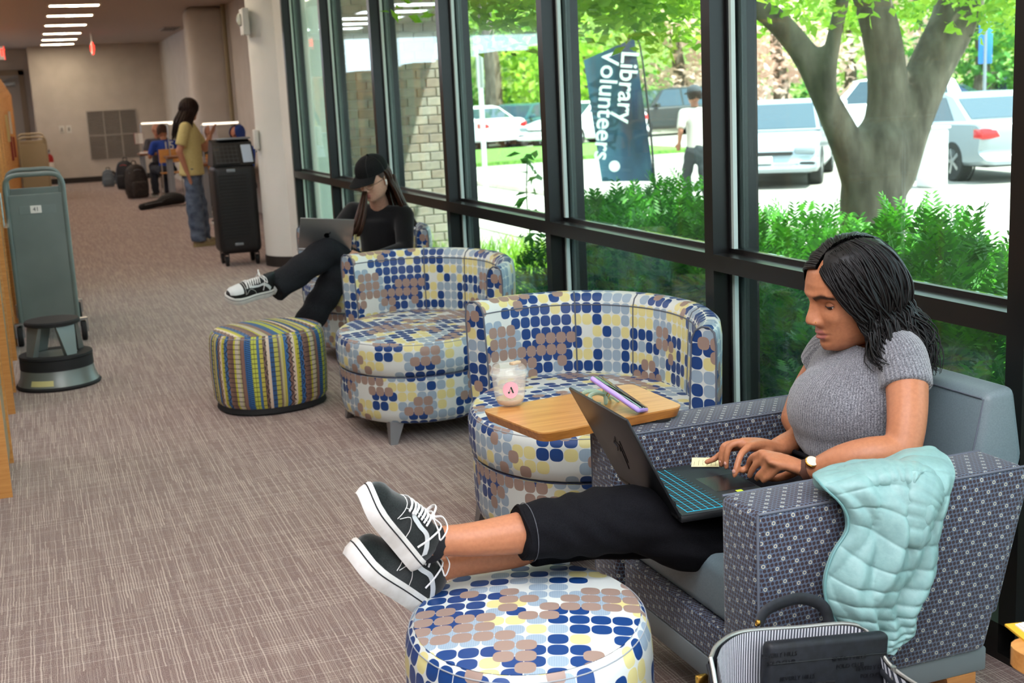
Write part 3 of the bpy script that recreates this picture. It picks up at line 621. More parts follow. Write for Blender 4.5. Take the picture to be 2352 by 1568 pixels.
# ---- parked cars
TYRE = M('tyre', '#1a1b1c', .8); RIM = M('alloy', '#b9bcc0', .25, .9); CGL = M('car_glass', '#2f4450', .05, .0, .8); HEADL = M('headlamp', '#8b979e', .08, 0, .8); TAIL = M('tail_lamp', '#c4171c', .2, coat=.5); CBLK = M('car_trim', '#191b1d', .5); PLATE = M('number_plate', '#e6e6e0', .5)
def car(loc, yaw, paint_, label, suv=False, group='parked cars'):
    """saloon or SUV, nose toward local +X"""
    L, Wd, Hh = (4.6, 1.82, 1.44) if not suv else (4.7, 1.9, 1.74); h = Hh
    c = empty('parked_car', loc, yaw, label, 'car', group); hw = Wd/2
    if suv: low = [(-2.3, .45), (-2.32, .75), (-2.28, 1.02), (-1.9, 1.08), (1.05, 1.06), (1.9, .98), (2.28, .82), (2.34, .5), (2.2, .3), (-2.15, .28)]; cab = [(-2.2, 1.05), (-1.95, 1.6), (-1.6, 1.72), (.2, 1.72), (.55, 1.66), (1.2, 1.04)]
    else: low = [(-2.26, .48), (-2.3, .72), (-2.24, .96), (-1.7, 1.0), (.95, .93), (1.8, .80), (2.2, .66), (2.3, .46), (2.15, .24), (-2.1, .26)]; cab = [(-1.75, .97), (-1.05, 1.36), (-.7, 1.43), (.1, 1.43), (.42, 1.38), (1.2, .92)]
    # body: side outline lofted over the width with tucked edges and wheel arches
    wx = 1.38
    def loft(poly, ws):
        b = MB(); n = len(poly); A = crom(poly+[poly[0]], 4)[:-1]; cx, cz = np.mean(A, 0); vs = []
        for y, s, dz in ws:
            for x, z in A: vs.append((cx+(x-cx)*s, y, cz+(z-cz)*(s if dz is None else dz)))
        k = len(A); f = [(i*k+j, i*k+(j+1) % k, (i+1)*k+(j+1) % k, (i+1)*k+j) for i in range(len(ws)-1) for j in range(k)]
        f += [list(range(k)), [(len(ws)-1)*k+j for j in range(k)][::-1]]; b.add(vs, f); return b
    loft(low, [(-hw, .955, .8), (-hw+.03, .975, .94), (-hw+.16, .99, 1), (-hw*.5, 1, 1), (hw*.5, 1, 1), (hw-.16, .99, 1), (hw-.03, .975, .94), (hw, .955, .8)]).build('body', paint_, c, 60)
    b = MB(); n = len(cab); vs = []; A = np.array(cab)
    for s in (-1, 1):
        for x, z in A: vs.append((x, s*(hw-.06-(z-A[0, 1])*.33), z))
    f = [list(range(n)), [n+i for i in range(n)][::-1]]+[(i, n+i, n+i+1, i+1) for i in range(n-1)]; b.add(vs, f); o = b.build('cabin', paint_, c, 30)
    # side glass, windscreens
    zc = A[:, 1].min()+.03; zt = A[:, 1].max()-.07
    def yy(z): return hw-.06-(z-A[0, 1])*.33+.006
    def xat(z, front): pts = (A[::-1] if front else A); 
    gl = [(.05, A[-1, 0]-.22, .30), (-.95, -.03, 0)] 
    x_b0, x_b1 = A[0, 0]+.30, A[1, 0]+.22; x_f0, x_f1 = A[-1, 0]-.25, A[-2, 0]-.08
    for s in (-1, 1):
        for (a0, a1, b0, b1) in ((x_b0+.1, -.28, x_b1, -.28), (-.2, x_f0, -.2, x_f1)):
            MB().add([(a0, s*yy(zc), zc), (a1, s*yy(zc), zc), (b1, s*yy(zt), zt), (b0, s*yy(zt), zt)], [(0, 1, 2, 3)]).build('side_window', CGL, c, 0)
        MB().rbox((.82, s*hw-.02 if s > 0 else -hw-.16, zc-.02), (.98, hw+.16 if s > 0 else -hw+.02, zc+.12), .03).build('mirror', paint_, c)
        MB().box((-.24, s*(hw-.02)-.012, zc-.14), (-.1, s*(hw-.02)+.012, zc-.11)).build('door_handle', CBLK, c, 0)
        for x in (-wx, wx+.03):
            w = empty('wheel', (x, s*(hw-.1), .33)); w.parent = c; T = rotm(PI/2)
            MB().lathe([(.2, -.1), (.31, -.11), (.335, -.08), (.335, .08), (.31, .11), (.2, .1)], 28, T).build('tyre', TYRE, w)
            b = MB().lathe([(.2, -.09), (.215, -.1), (.215, .1), (.2, .09)], 28, T); b.lathe([(.05, -.105), (.05, .105)], 12, T)
            for k in range(5):
                a = k*2*PI/5; b.box((.03, -.102, -.028), (.21, .102, .028), rotm(0, a, 0))
            b.build('rim', RIM, w)
            MB().lathe([(.2, -.03), (.0, -.03)], 20, T, caps=False).lathe([(.2, .03), (0, .03)], 20, T, caps=False).build('hub_back', CBLK, w)
            MB().lathe([(.39, s*.11-.01), (.37, s*.11+.01), (.33, s*.105)], 20, T if True else None, caps=False).build('wheel_arch', CBLK, w)
    def panel(x0, z0, x1, z1, k0, k1, name, mt, off=.008):
        y0, y1 = (hw-.06-(z0-A[0, 1])*.33)*k0, (hw-.06-(z1-A[0, 1])*.33)*k1; nx = 1 if x0 > x1 else -1; dz = abs(x0-x1); dx = abs(z1-z0); l = math.hypot(dx, dz); ox, oz = nx*dx/l*off, dz/l*off
        MB().add([(x0+ox, -y0, z0+oz), (x0+ox, y0, z0+oz), (x1+ox, y1, z1+oz), (x1+ox, -y1, z1+oz)], [(0, 1, 2, 3)]).build(name, mt, c, 0)
    l_ = lambda a, b_, t: a+(b_-a)*t
    panel(l_(A[-1, 0], A[-2, 0], .06), l_(A[-1, 1], A[-2, 1], .06), l_(A[-1, 0], A[-2, 0], .95), l_(A[-1, 1], A[-2, 1], .95), .93, .95, 'windscreen', CGL)
    panel(l_(A[0, 0], A[1, 0], .1), l_(A[0, 1], A[1, 1], .1), l_(A[0, 0], A[1, 0], .93), l_(A[0, 1], A[1, 1], .93), .9, .9, 'rear_window', CGL)
    fx = low[7][0]; zf = low[6][1]
    for s in (-1, 1):
        MB().rbox((fx-.42, min(s*.52, s*.87), zf-.1), (fx+.0, max(s*.52, s*.87), zf+.03), .04, M_=None).build('headlamp', HEADL, c)
        MB().rbox((low[1][0]-.02+.03, s*.72-.2, .70), (low[1][0]+.30, s*.72+.2, .88), .04).build('tail_lamp', TAIL, c)
        MB().rbox((fx-.16, s*.74-.13, .3), (fx+.07, s*.74+.13, .44), .03).build('fog_lamp_bezel', CBLK, c)
    MB().rbox((fx-.12, -.62, .28), (fx+.085, .62, .41), .03).build('lower_grille', CBLK, c); MB().rbox((fx-.1, -.5, .565), (fx+.05, .5, .61), .015).build('upper_grille', CBLK, c)
    MB().rbox((fx, -.17, .42), (fx+.105, .17, .54), .008).build('number_plate', PLATE, c); MB().rbox((low[1][0]-.03, -.17, .66), (low[1][0], .17, .78), .008).build('rear_plate', PLATE, c)
    MB().rbox((-2.3, -hw*.94, .26), (2.28, hw*.94, .34), .03).build('sill_trim', CBLK, c)
    return c
SILV = M('paint_silver', '#9fa8ae', .28, .5, coat=.6); WHT = M('paint_white', '#e9ebec', .3, coat=.6); DBLUE = M('paint_blue', '#1f3a5c', .25, coat=.6); DKG = M('paint_black', '#1c2422', .25, coat=.6); TEAL = M('paint_teal', '#2a5a66', .25, coat=.6)
def gp(px, py): p = at(px, py, Z=GZ); return (p.x, p.y, GZ)
VD = math.atan2(.84, .54)
def vcar(px, py, turn, back, paint_, label, suv=False):
    """car whose tyres touch the lot at this pixel; turn = heading relative to the line of sight (180 faces us)"""
    p = gp(px, py); a = math.atan2(p[1], p[0]); y = a+math.radians(turn); q = (p[0]+math.cos(a)*back, p[1]+math.sin(a)*back, GZ); return car(q, y, paint_, label, suv)
vcar(1785, 432, 174, 2.2, SILV, 'silver saloon parked nose toward the window, left of the tree trunk')
vcar(2200, 412, 30, 1.3, SILV, 'silver saloon at the right with its red tail lamp showing')
vcar(2010, 330, 95, .9, WHT, 'white estate car parked behind the big tree', True)
vcar(2300, 262, 20, 3, DBLUE, 'dark blue estate car beyond the right-hand silver saloon', True)
vcar(1740, 268, 160, 2, WHT, 'white car behind the silver saloon')
vcar(2130, 300, 80, 2, DBLUE, 'dark car half hidden between the tree stems')
vcar(1530, 312, 120, 1, DKG, 'black off-road car behind the tall banner', True)
vcar(1345, 335, 140, 1, WHT, 'white car just left of the tall banner')
vcar(1200, 335, 150, 1, TEAL, 'dark teal car beside the far lawn')
vcar(1070, 345, 35, 1, WHT, 'white car at the left behind the sign pole')
vcar(1255, 316, 30, 5, SILV, 'silver car behind the dark teal car')
# ---- banner, posts, bin
BX = 6.2
bf = at(1503, 412, X=BX); bt = at(1345, 105, X=BX)
ban = empty('feather_banner', (bf.x, bf.y, GZ), label='tall blue feather banner lettered Library Volunteers', cat='banner')
va = math.atan2(bf.y, bf.x)
hor = Vector((math.sin(va), -math.cos(va), 0))          # image right at the banner
ban.rotation_euler = (0, 0, math.atan2(hor.y, hor.x))
Ht = bf.z-GZ
a_, g = MN('banner_cloth', rough=.8); x, y, z = g.xyz(g.co()); n = g.noise(g.vm('MULTIPLY', g.co(), (3, 3, 1.5)), 1, 3)
g.base(g.ramp(g.m('ADD', g.m('MULTIPLY', n, .6), g.m('MULTIPLY', g.m('ADD', x, .6), .35)), [(.2, '#3a6f86'), (.42, '#24415e'), (.56, '#20303f'), (.7, '#3f78b8')]))
def bxy(u, v):
    # u 0..1 left to right, v 0..1 bottom to top; leaning sail
    return (-.56+.56*u-.15*v-.02*u*v+.0, .03*math.sin(3*u+2*v), Ht-.02*u+(1.28+.22*u)*v)
MB().grid(lambda u, v: bxy(u, v), 10, 14).build('cloth', a_, ban, 180)
MB().tube([(.02, 0, 0), (.0, 0, Ht), (-.05, 0, Ht+.8), (-.16, 0, Ht+1.55), (-.5, 0, Ht+1.75)], [.014, .013, .011, .009, .006], 8).build('pole', CBLK, ban)
LW = M('banner_white', '#cfdbe0', .8)
lean = .11
text_obj('Library', .26, LW, ban, (-.265, -.035, Ht+.98), (PI/2, PI/2+lean, 0), bold=.004); text_obj('Volunteers', .26, LW, ban, (-.49, -.035, Ht+.80), (PI/2, PI/2+lean, 0), bold=.004)
MB().lathe([(.06, 0), (.06, .004)], 16, frame((-.42, -.03, Ht+.16), PI/2)).build('emblem', LW, ban)
MB().box((-.06, -.02, 0), (.1, .02, .012)).box((-.02, -.12, 0), (.06, .12, .01)).build('ground_base', CBLK, ban, 0)
p = gp(1117, 455); sp_ = empty('sign_pole', p, label='thin white steel sign pole standing by the walk', cat='pole')
MB().cyl((0, 0, 0), (0, 0, 2.6), .045).build('post', M('galv', '#d4d8da', .4, .5), sp_); MB().rbox((-.02, -.15, 1.9), (.02, .15, 2.6), .01).build('sign_plate', M('sign_back', '#8d9a92', .5), sp_)
p = at(2262, 165, Y=26); bs = empty('blue_sign', (p.x, p.y, GZ), math.atan2(p.y, p.x)+PI/2, 'small blue parking sign on a post above the parked cars', 'sign')
MB().cyl((0, 0, 0), (0, 0, 2.9), .04).build('post', GREYM, bs); MB().rbox((-.16, -.03, 1.95), (.16, .0, 2.95), .02).build('plate', M('sign_blue', '#2f7fd0', .4), bs); text_obj('P', .28, M('sign_white', '#e8f0f6', .5), bs, (0, -.035, 2.6), (PI/2, 0, 0))
p = gp(2140, 430); bn = empty('utility_box', p, label='white utility box standing by the tree trunk', cat='utility box')
MB().rbox((-.16, -.2, 0), (.16, .2, .92), .04, 3).build('body', WHITE, bn); MB().rbox((-.13, -.21, .62), (.13, -.2, .84), .01).build('door', M('util_grey', '#b8bcc0', .5), bn); MB().rbox((-.18, -.22, .92), (.18, .22, .96), .015).build('lid', WHITE, bn)
# ------------------------------------------------------------------ tub chairs in dotted fabric
UD, VDr, STR = np.array([.39, .921]), np.array([.921, -.39]), 1.22
def tpl(r, a):
    """template polar (radius, angle from the back axis) -> local XY"""
    t = a+math.radians(54.5); v, u = r*math.cos(t), r*math.sin(t)*STR
    p = VDr*v+UD*u; return p[0], p[1]
STITCH = M('stitch', '#5f6570', .8); BRUSHED = M('brushed_leg', '#8f9092', .38, .8)
def pad(b, R_, zs, seg=56, dome=.012, sub=1, bulge=0):
    """round pad: side wall between the z list (radius, z), then a domed top; texture in metres"""
    per = [0]
    P = [[np.array([*tpl(r*R_, 2*PI*i/seg), z]) for r, z in zs] for i in range(seg+1)]
    for i in range(seg): per.append(per[-1]+np.linalg.norm(P[i+1][-1]-P[i][-1]))
    hz = [0]
    for j in range(len(zs)-1): hz.append(hz[-1]+np.linalg.norm(P[0][j+1]-P[0][j]))
    b.grid(lambda u, v: tuple(P[round(u*seg) % seg][round(v*(len(zs)-1))]), seg, len(zs)-1, wrap=True, uvf=lambda u, v: (per[round(u*seg)], hz[round(v*(len(zs)-1))]))
    rt, zt = zs[-1]; K = 6
    def top(u, v): r = rt*R_*(1-v); x, y = tpl(max(r, 1e-4), 2*PI*round(u*seg)/seg); return (x, y, zt+dome*(1-(1-v)**2))
    b.grid(top, seg, K, wrap=True, uvf=lambda u, v: tuple(tpl(max(rt*R_*(1-v), 1e-4), 2*PI*u)))
    return b
def make_tub():
    c = empty('tub_chair'); R0 = .398
    pad(MB(), R0, [(.88, .085), (.95, .10), (.975, .14), (.975, .30)]).build('base_drum', DOTS, c, 50)
    s = pad(MB(), R0, [(.94, .301), (.99, .315), (1.0, .35), (1.0, .415), (.985, .44), (.95, .454)], dome=.016).build('seat', DOTS, c, 60)
    ring = lambda r, z, n=56: [(*tpl(R0*r, 2*PI*i/n), z) for i in range(n+1)]
    MB().tube(ring(.972, .446), .0018, 6, 1).build('seat_piping', M('seam_pale', '#9aa0a4', .8), s)
    MB().tube(ring(.962, .302), .0028, 6, 1).build('seam_piping', M('seam', '#4a5470', .9), c)
    # wrap-round back
    A0 = math.radians(90); n = 48
    def ro(a): return .425+.085*(abs(a)/A0)**2
    prof = [(-.088, .33), (-.094, .47), (-.088, .60), (-.082, .715), (-.07, .742), (-.045, .757), (-.02, .757), (-.002, .742), (.004, .70), (.0, .5), (-.012, .3), (-.03, .10)]
    angs = [-A0+2*A0*i/n for i in range(n+1)]; arc = [0]
    for i in range(n): arc.append(arc[-1]+np.linalg.norm(np.subtract(tpl(ro(angs[i+1])-.04, angs[i+1]), tpl(ro(angs[i])-.04, angs[i]))))
    hz = [0]
    for (r0, z0), (r1, z1) in zip(prof, prof[1:]): hz.append(hz[-1]+math.hypot(r1-r0, z1-z0))
    K = len(prof)-1
    def bp(i, j): r, z = prof[j]; return (*tpl(ro(angs[i])+r, angs[i]), z)
    b = MB(); b.grid(lambda u, v: bp(round(u*n), round(v*K)), n, K, uvf=lambda u, v: (arc[round(u*n)], hz[round(v*K)]))
    for i in (0, n):
        ring_ = [bp(i, j) for j in range(K+1)]; f = list(range(K+1)); d = -1 if i == 0 else 1
        cen = Vector(np.mean(ring_, 0)); ax = (Vector(ring_[-1])-Vector(ring_[0])); 
        uv = [(prof[j][0], prof[j][1]) for j in range(K+1)]
        b.add(ring_, [f if i else f[::-1]], [uv if i else uv[::-1]])
    bk = b.build('backrest', DOTS, c, 50)
    for i in (0, n): MB().tube([bp(i, j) for j in range(K+1)], .0035, 6, 1).build('end_seam', STITCH, bk)
    for i in (10, 24, 34): MB().tube([bp(i, j) for j in range(0, 6)], .003, 6, 1).build('back_seam', STITCH, bk)
    MB().tube([bp(i, 3) for i in range(n+1)], .0025, 6, 1).build('top_seam', STITCH, bk)
    for a in (201, 118, 21, -62):
        x, y = tpl(.385, math.radians(a)); x2, y2 = x*.90, y*.90
        MB().add([(x2-.034, y2-.034, .10), (x2+.034, y2-.034, .10), (x2+.034, y2+.034, .10), (x2-.034, y2+.034, .10), (x-.016, y-.016, 0), (x+.016, y-.016, 0), (x+.016, y+.016, 0), (x-.016, y+.016, 0)],
                 [(0, 1, 2, 3), (4, 7, 6, 5), (0, 4, 5, 1), (1, 5, 6, 2), (2, 6, 7, 3), (3, 7, 4, 0)]).build('leg', BRUSHED, c, 0)
    return c
tub = make_tub(); tub.location = (1.685, 3.89, 0)
grp = 'dotted tub chairs along the window'
tag(tub, 'dotted tub chair nearest the camera, behind the tablet with the cup', 'chair', grp)
t2 = copy_tree(tub); t2.location = (1.63, 5.66, 0); tag(t2, 'empty dotted tub chair in the middle, next to the striped ottoman', 'chair', grp)
t3 = copy_tree(tub); t3.location = (1.80, 7.42, 0); t3.rotation_euler = (0, 0, math.radians(12)); t3.scale = (.9, .9, 1); tag(t3, 'dotted tub chair with the woman in the black cap sitting in it', 'chair', grp)
# ------------------------------------------------------------------ ottomans
def make_ottoman(name, mat, R_, h, label, loc, rz, K=STR, planar=False, sq=2.0, base=True):
    c = empty(name, loc, rz, label, 'ottoman'); seg = 64
    def pt(r, t):
        ca, sa = math.cos(t), math.sin(t); e = 2/sq
        return (math.copysign(abs(ca)**e, ca)*r, math.copysign(abs(sa)**e, sa)*r*K)
    zs = [(.93, .035), (.985, .06), (1.0, .14), (1.01, h*.5), (1.0, h-.075), (.985, h-.035), (.955, h-.012), (.91, h-.001)]
    P = [[np.array([*pt(R_*r, 2*PI*i/seg), z]) for r, z in zs] for i in range(seg)]; P.append(P[0]); per = [0]
    for i in range(seg): per.append(per[-1]+np.linalg.norm(P[i+1][3]-P[i][3]))
    hz = [0]
    for j in range(len(zs)-1): hz.append(hz[-1]+np.linalg.norm(P[0][j+1]-P[0][j]))
    b = MB(); k = len(zs)-1
    b.grid(lambda u, v: tuple(P[round(u*seg) % seg][round(v*k)]), seg, k, wrap=True, uvf=lambda u, v: (per[round(u*seg)], hz[round(v*k)]))
    side = b.build('side_cover', mat, c, 60)
    b = MB(); rt = .91
    b.grid(lambda u, v: (*pt(max(R_*rt*(1-v), 1e-4), 2*PI*round(u*seg)/seg), h+.014*(1-(1-v)**2)), seg, 6, wrap=True, uvf=lambda u, v: pt(max(R_*rt*(1-v), 1e-4), 2*PI*u))
    top = b.build('top_cover', mat, c, 60)
    MB().tube([(*pt(R_*.955, 2*PI*i/seg), h-.0115) for i in range(seg+1)], .0014, 6, 1).build('seam', M('seam_pale', '#9aa0a4', .8), top)
    MB().grid(lambda u, v: (*pt(R_*(.95 if v < .5 else .93), 2*PI*round(u*seg)/seg), +.01+v*.03), seg, 1, wrap=True).build('foot_ring', BLKR, c, 60)
    MB().lathe([(R_*.9, 0), (R_*.9, .02)], 40, sx=1, sy=K).build('glide_plate', BLKR, c)
    return c
make_ottoman('dotted_ottoman', DOTS, .262, .425, 'dotted ottoman at the front with crossed feet resting on it', (.872, 2.35, 0), math.radians(-23), 1.22)
make_ottoman('striped_ottoman', mat_stripes(), .285, .40, 'pebble-shaped ottoman in multicoloured striped fabric', (1.02, 6.36, 0), math.radians(12), .95, sq=2.3)
# ------------------------------------------------------------------ armchair with tablet
def bevpoly(b, prof, y0, y1, r, seg=3):
    """XZ outline extruded along Y with rounded edges and metre texture coordinates"""
    m_ = bmesh.new(); vs = [[m_.verts.new((x, y, z)) for x, z in prof] for y in (y0, y1)]; n = len(prof)
    m_.faces.new(vs[0]); m_.faces.new(vs[1][::-1])
    for i in range(n): m_.faces.new((vs[0][i], vs[1][i], vs[1][(i+1) % n], vs[0][(i+1) % n])[::-1])
    bmesh.ops.recalc_face_normals(m_, faces=m_.faces[:]); bmesh.ops.bevel(m_, geom=m_.edges[:], offset=r, segments=seg, profile=.5, affect='EDGES'); m_.verts.index_update(); m_.normal_update()
    uv = []
    for f in m_.faces:
        n_ = f.normal; k = max(range(3), key=lambda i: abs(n_[i]))
        uv.append([((l.vert.co.y, l.vert.co.z) if k == 0 else (l.vert.co.x, l.vert.co.z) if k == 1 else (l.vert.co.x, l.vert.co.y)) for l in f.loops])
    b.add([v.co.copy() for v in m_.verts], [[v.index for v in f.verts] for f in m_.faces], uv); m_.free(); return b
AC = (1.65, 2.54, 0)
ac = empty('armchair', AC, 0, 'grey vinyl armchair with ring-dotted arms and a wooden tablet', 'armchair')
def sh(prof): return [(x-AC[0], z) for x, z in prof]
for y0, y1 in ((2.125, 2.275), (2.805, 2.955)):
    o = bevpoly(MB(), sh([(1.295, .22), (1.885, .22), (1.995, .60), (1.985, .64), (1.295, .64)]), y0-AC[1], y1-AC[1], .018).build('arm', ARMF, ac, 40)
    for yy in (y0+.004, y1-.004): MB().tube([(1.30-AC[0], yy-AC[1], .637), (1.98-AC[0], yy-AC[1], .637)], .003, 6, 1).build('arm_piping', STITCH, o)
    MB().tube([(1.299-AC[0], (y0 if y0 < 2.5 else y1)-AC[1]+(.004 if y0 < 2.5 else -.004), .24), (1.299-AC[0], (y0 if y0 < 2.5 else y1)-AC[1]+(.004 if y0 < 2.5 else -.004), .636)], .003, 6, 1).build('arm_piping', STITCH, o)
s = bevpoly(MB(), sh([(1.325, .315), (1.96, .30), (1.96, .43), (1.325, .455)]), 2.278-AC[1], 2.802-AC[1], .03, 4).build('seat_cushion', VINYL, ac, 50)
MB().tube([(1.328-AC[0], y-AC[1], .425) for y in (2.31, 2.4, 2.6, 2.77)], .002, 6, 2).build('seat_seam', STITCH, s)
MB().tube([(1.322-AC[0], 2.302-AC[1], z) for z in (.33, .38, .43)], .0022, 6, 2).build('seat_seam', STITCH, s)
s = bevpoly(MB(), sh([(1.93, .36), (2.012, .765), (2.095, .775), (2.125, .60), (2.04, .30)]), 2.285-AC[1], 2.80-AC[1], .022, 4).build('back_cushion', VINYL, ac, 50)
MB().tube([(2.008-AC[0], y-AC[1], .752) for y in (2.30, 2.5, 2.78)], .002, 6, 2).build('back_seam', STITCH, s); MB().tube([Vector((1.955+.057*t-AC[0], 2.298-AC[1], .5+.25*t)) for t in (0, .5, 1)], .002, 6, 2).build('back_seam', STITCH, s)
bevpoly(MB(), sh([(1.96, .22), (2.05, .22), (2.14, .55), (2.07, .56)]), 2.275-AC[1], 2.805-AC[1], .012).build('back_shell', ARMF, ac, 40)
bevpoly(MB(), sh([(1.312, .22), (1.90, .22), (1.90, .315), (1.312, .315)]), 2.275-AC[1], 2.805-AC[1], .01).build('front_rail', ARMF, ac, 40)
MB().rbox((1.31-AC[0], 2.14-AC[1], .165), (1.90-AC[0], 2.94-AC[1], .222), .006).build('plinth', M('plinth', '#6a7273', .5), ac)
for x in (1.36, 1.83):
    for y in (2.18, 2.90):
        s_ = -1 if x < 1.5 else 1
        b = MB(); b.add([(x-.04, y-.04, .166), (x+.04, y-.04, .166), (x+.04, y+.04, .166), (x-.04, y+.04, .166), (x-.024+s_*.03, y-.024, 0), (x+.024+s_*.03, y-.024, 0), (x+.024+s_*.03, y+.024, 0), (x-.024+s_*.03, y+.024, 0)], [(0, 1, 2, 3), (4, 7, 6, 5), (0, 4, 5, 1), (1, 5, 6, 2), (2, 6, 7, 3), (3, 7, 4, 0)], M_=Matrix.Translation((-AC[0], -AC[1], 0))); b.build('leg', OAKL, ac, 0)
# tablet: rounded plywood top on a pivot over the far arm
TZ = .672
cor = [at(1104, 941, Z=TZ), at(1245, 996, Z=TZ), at(1572, 932, Z=TZ), at(1450, 880, Z=TZ)]
def round_poly(ps, r, n=5):
    out = []
    for i in range(len(ps)):
        a, p, c = Vector(ps[i-1][:2]), Vector(ps[i][:2]), Vector(ps[(i+1) % len(ps)][:2]); d0, d1 = (a-p).normalized(), (c-p).normalized(); s, e = p+d0*r, p+d1*r
        for k in range(n+1): t = k/n; out.append(tuple((1-t)**2*s+2*t*(1-t)*p+t*t*e))
    return out
rp = [(x-AC[0], y-AC[1]) for x, y in round_poly(cor, .035)]
tb = MB().prism(rp, TZ-.004, TZ).build('tablet', MAPLE, ac, 30)
cx, cy = np.mean(rp, 0); lo_ = [(cx+(x-cx)*.965, cy+(y-cy)*.965) for x, y in rp]; nn = len(rp)
b = MB(); b.add([(x, y, TZ-.004) for x, y in rp]+[(x, y, TZ-.026) for x, y in lo_], [(i, (i+1) % nn, nn+(i+1) % nn, nn+i)[::-1] for i in range(nn)]+[[nn+i for i in range(nn)][::-1]]); b.build('tablet_edge', MAPLE_E, tb, 30)
MB().cyl((1.47-AC[0], 2.89-AC[1], .64), (1.47-AC[0], 2.89-AC[1], TZ-.025), .03, seg=20).build('tablet_pivot', BLACK, ac)
# ------------------------------------------------------------------ cup, phone and clear stand on the tablet
cl = at(1172, 930, Z=TZ); cup = empty('iced_drink_cup', (cl.x, cl.y, TZ), label='clear plastic cup with a pink round sticker on the tablet', cat='cup')
def thin(name, col, op):
    a, g = MN(name, col=col, rough=.08, spec=.6); n_ = g.noise(g.co(), 90, 4); tr = g.n('BsdfTransparent'); mx = g.n('MixShader'); g.put(mx.inputs[0], g.m('ADD', op*.6, g.m('MULTIPLY', n_, op*.8)))
    g.t.links.new(tr.outputs[0], mx.inputs[1]); g.t.links.new(g.b.outputs[0], mx.inputs[2]); g.t.links.new(mx.outputs[0], g.out.inputs[0]); return a
PLAS = thin('clear_plastic', '#f1ede2', .22); LIQ = thin('melted_coffee', '#dcb98c', .75)
ks = .0148/.0133
MB().lathe([(0, .001), (.026, .001), (.034, .006), (.040, .02), (.0445, .05), (.0475, .088), (.0462, .088), (.043, .05), (.0385, .021), (.033, .008), (.024, .004), (0, .004)], 36).build('cup_body', PLAS, cup, 60)
MB().lathe([(0, .0042), (.025, .0042), (.0325, .009), (.0375, .02), (.0372, .021), (0, .018)], 32).build('drink_residue', LIQ, cup, 60)
rs = random.Random(3)
lid = MB().lathe([(.0515, .086), (.0525, .092), (.049, .095), (.0465, .105), (.041, .111), (.0395, .108), (0, .108)], 36).build('lid', PLAS, cup, 40)
MB().rbox((.012, -.008, .108), (.046, .008, .116), .003, M_=rotm(0, 0, .5)).build('sip_spout', M('lid_foam', '#e4c9a4', .4, trans=.3), lid)
va_ = math.atan2(cl.y, cl.x)+PI-.28          # sticker turned toward the aisle
def on_cup(t, z, off=.0006): r = (.0400+(z-.02)*.11)+off+.0026*math.sin(min(1, (z-.02)/.03)*PI/2)*0+.0012; a = va_+t; return (r*math.cos(a), r*math.sin(a), z)
n = 24; b = MB(); vs = [on_cup(.35, .052, .0012)]+[on_cup(.35+.0205*math.cos(2*PI*i/n)/.0435, .052+.0235*math.sin(2*PI*i/n), .0012) for i in range(n)]
b.add(vs, [(0, 1+i, 1+(i+1) % n) for i in range(n)]); st = b.build('sticker', M('sticker_pink', '#f2b4c0', .6), cup, 180)
GRN = M('logo_green', '#16402f', .5)
def curve_on(pts, w):
    q = MB()
    for (t0, z0), (t1, z1) in zip(pts, pts[1:]):
        d = Vector((t1-t0, z1-z0)).normalized(); nx, nz = -d.y*w, d.x*w
        q.add([on_cup(.35+(t0+nx)/.0435, .052+z0+nz, .0018), on_cup(.35+(t1+nx)/.0435, .052+z1+nz, .0018), on_cup(.35+(t1-nx)/.0435, .052+z1-nz, .0018), on_cup(.35+(t0-nx)/.0435, .052+z0-nz, .0018)], [(0, 1, 2, 3)])
    return q
b = curve_on([(.0005, .009), (.0065, -.0085)], .0019); q = curve_on([(-.0045, -.006), (.0005, .009)], .0004); b.add(q.v, q.f); q = curve_on([(-.003, -.0035), (.004, -.0035)], .0003); b.add(q.v, q.f)
q = MB(); q.add([on_cup(.35-.0048/.0435, .052-.0065, .0018)]+[on_cup(.35+(-.0048+.0027*math.cos(i))/.0435, .052-.0065+.0027*math.sin(i), .0018) for i in np.linspace(0, 2*PI, 12, endpoint=False)], [(0, 1+i, 1+(i+1) % 12) for i in range(12)]); b.add(q.v, q.f)
b.build('sticker_letter', GRN, st, 0)
# phone: rests on its lower long end and leans on the stand
f0 = at(1492, 938, Z=TZ+.006); f1 = at(1380, 862, Y=f0.y+.11)
pd = (f1-f0); Lp = pd.length; xd = pd.normalized(); wv = Vector((.55, .83, -.12)); yd = (wv-xd*wv.dot(xd)).normalized(); zd = xd.cross(yd)
if zd.z < 0: zd = -zd; yd = -yd
ph = empty('mobile_phone', tuple(f0), label='mobile phone in a lilac case propped up on the tablet', cat='phone')
Mp = Matrix((xd, yd, zd)).transposed().to_4x4(); ph.matrix_world = Matrix.Translation(f0+yd*.0) @ Mp
Wp = .074
MB().rbox((0, -.004, -.015), (Lp, Wp, 0), .0075, 3).build('case', M('lilac_case', '#b49ae6', .5), ph)
MB().rbox((.004, .0, -.004), (Lp-.004, Wp-.004, .0006), .004, 2).build('screen', M('phone_screen', '#0b0d10', .05, 0, .8), ph)
MB().rbox((Lp*.62, -.0055, -.0075), (Lp*.72, -.003, -.0035), .0015).build('power_button', M('lilac_case'), ph); MB().rbox((Lp*.79, -.0052, -.0078), (Lp*.84, -.003, -.0042), .0015).build('mute_switch', M('case_cutout', '#5a2230', .6), ph)
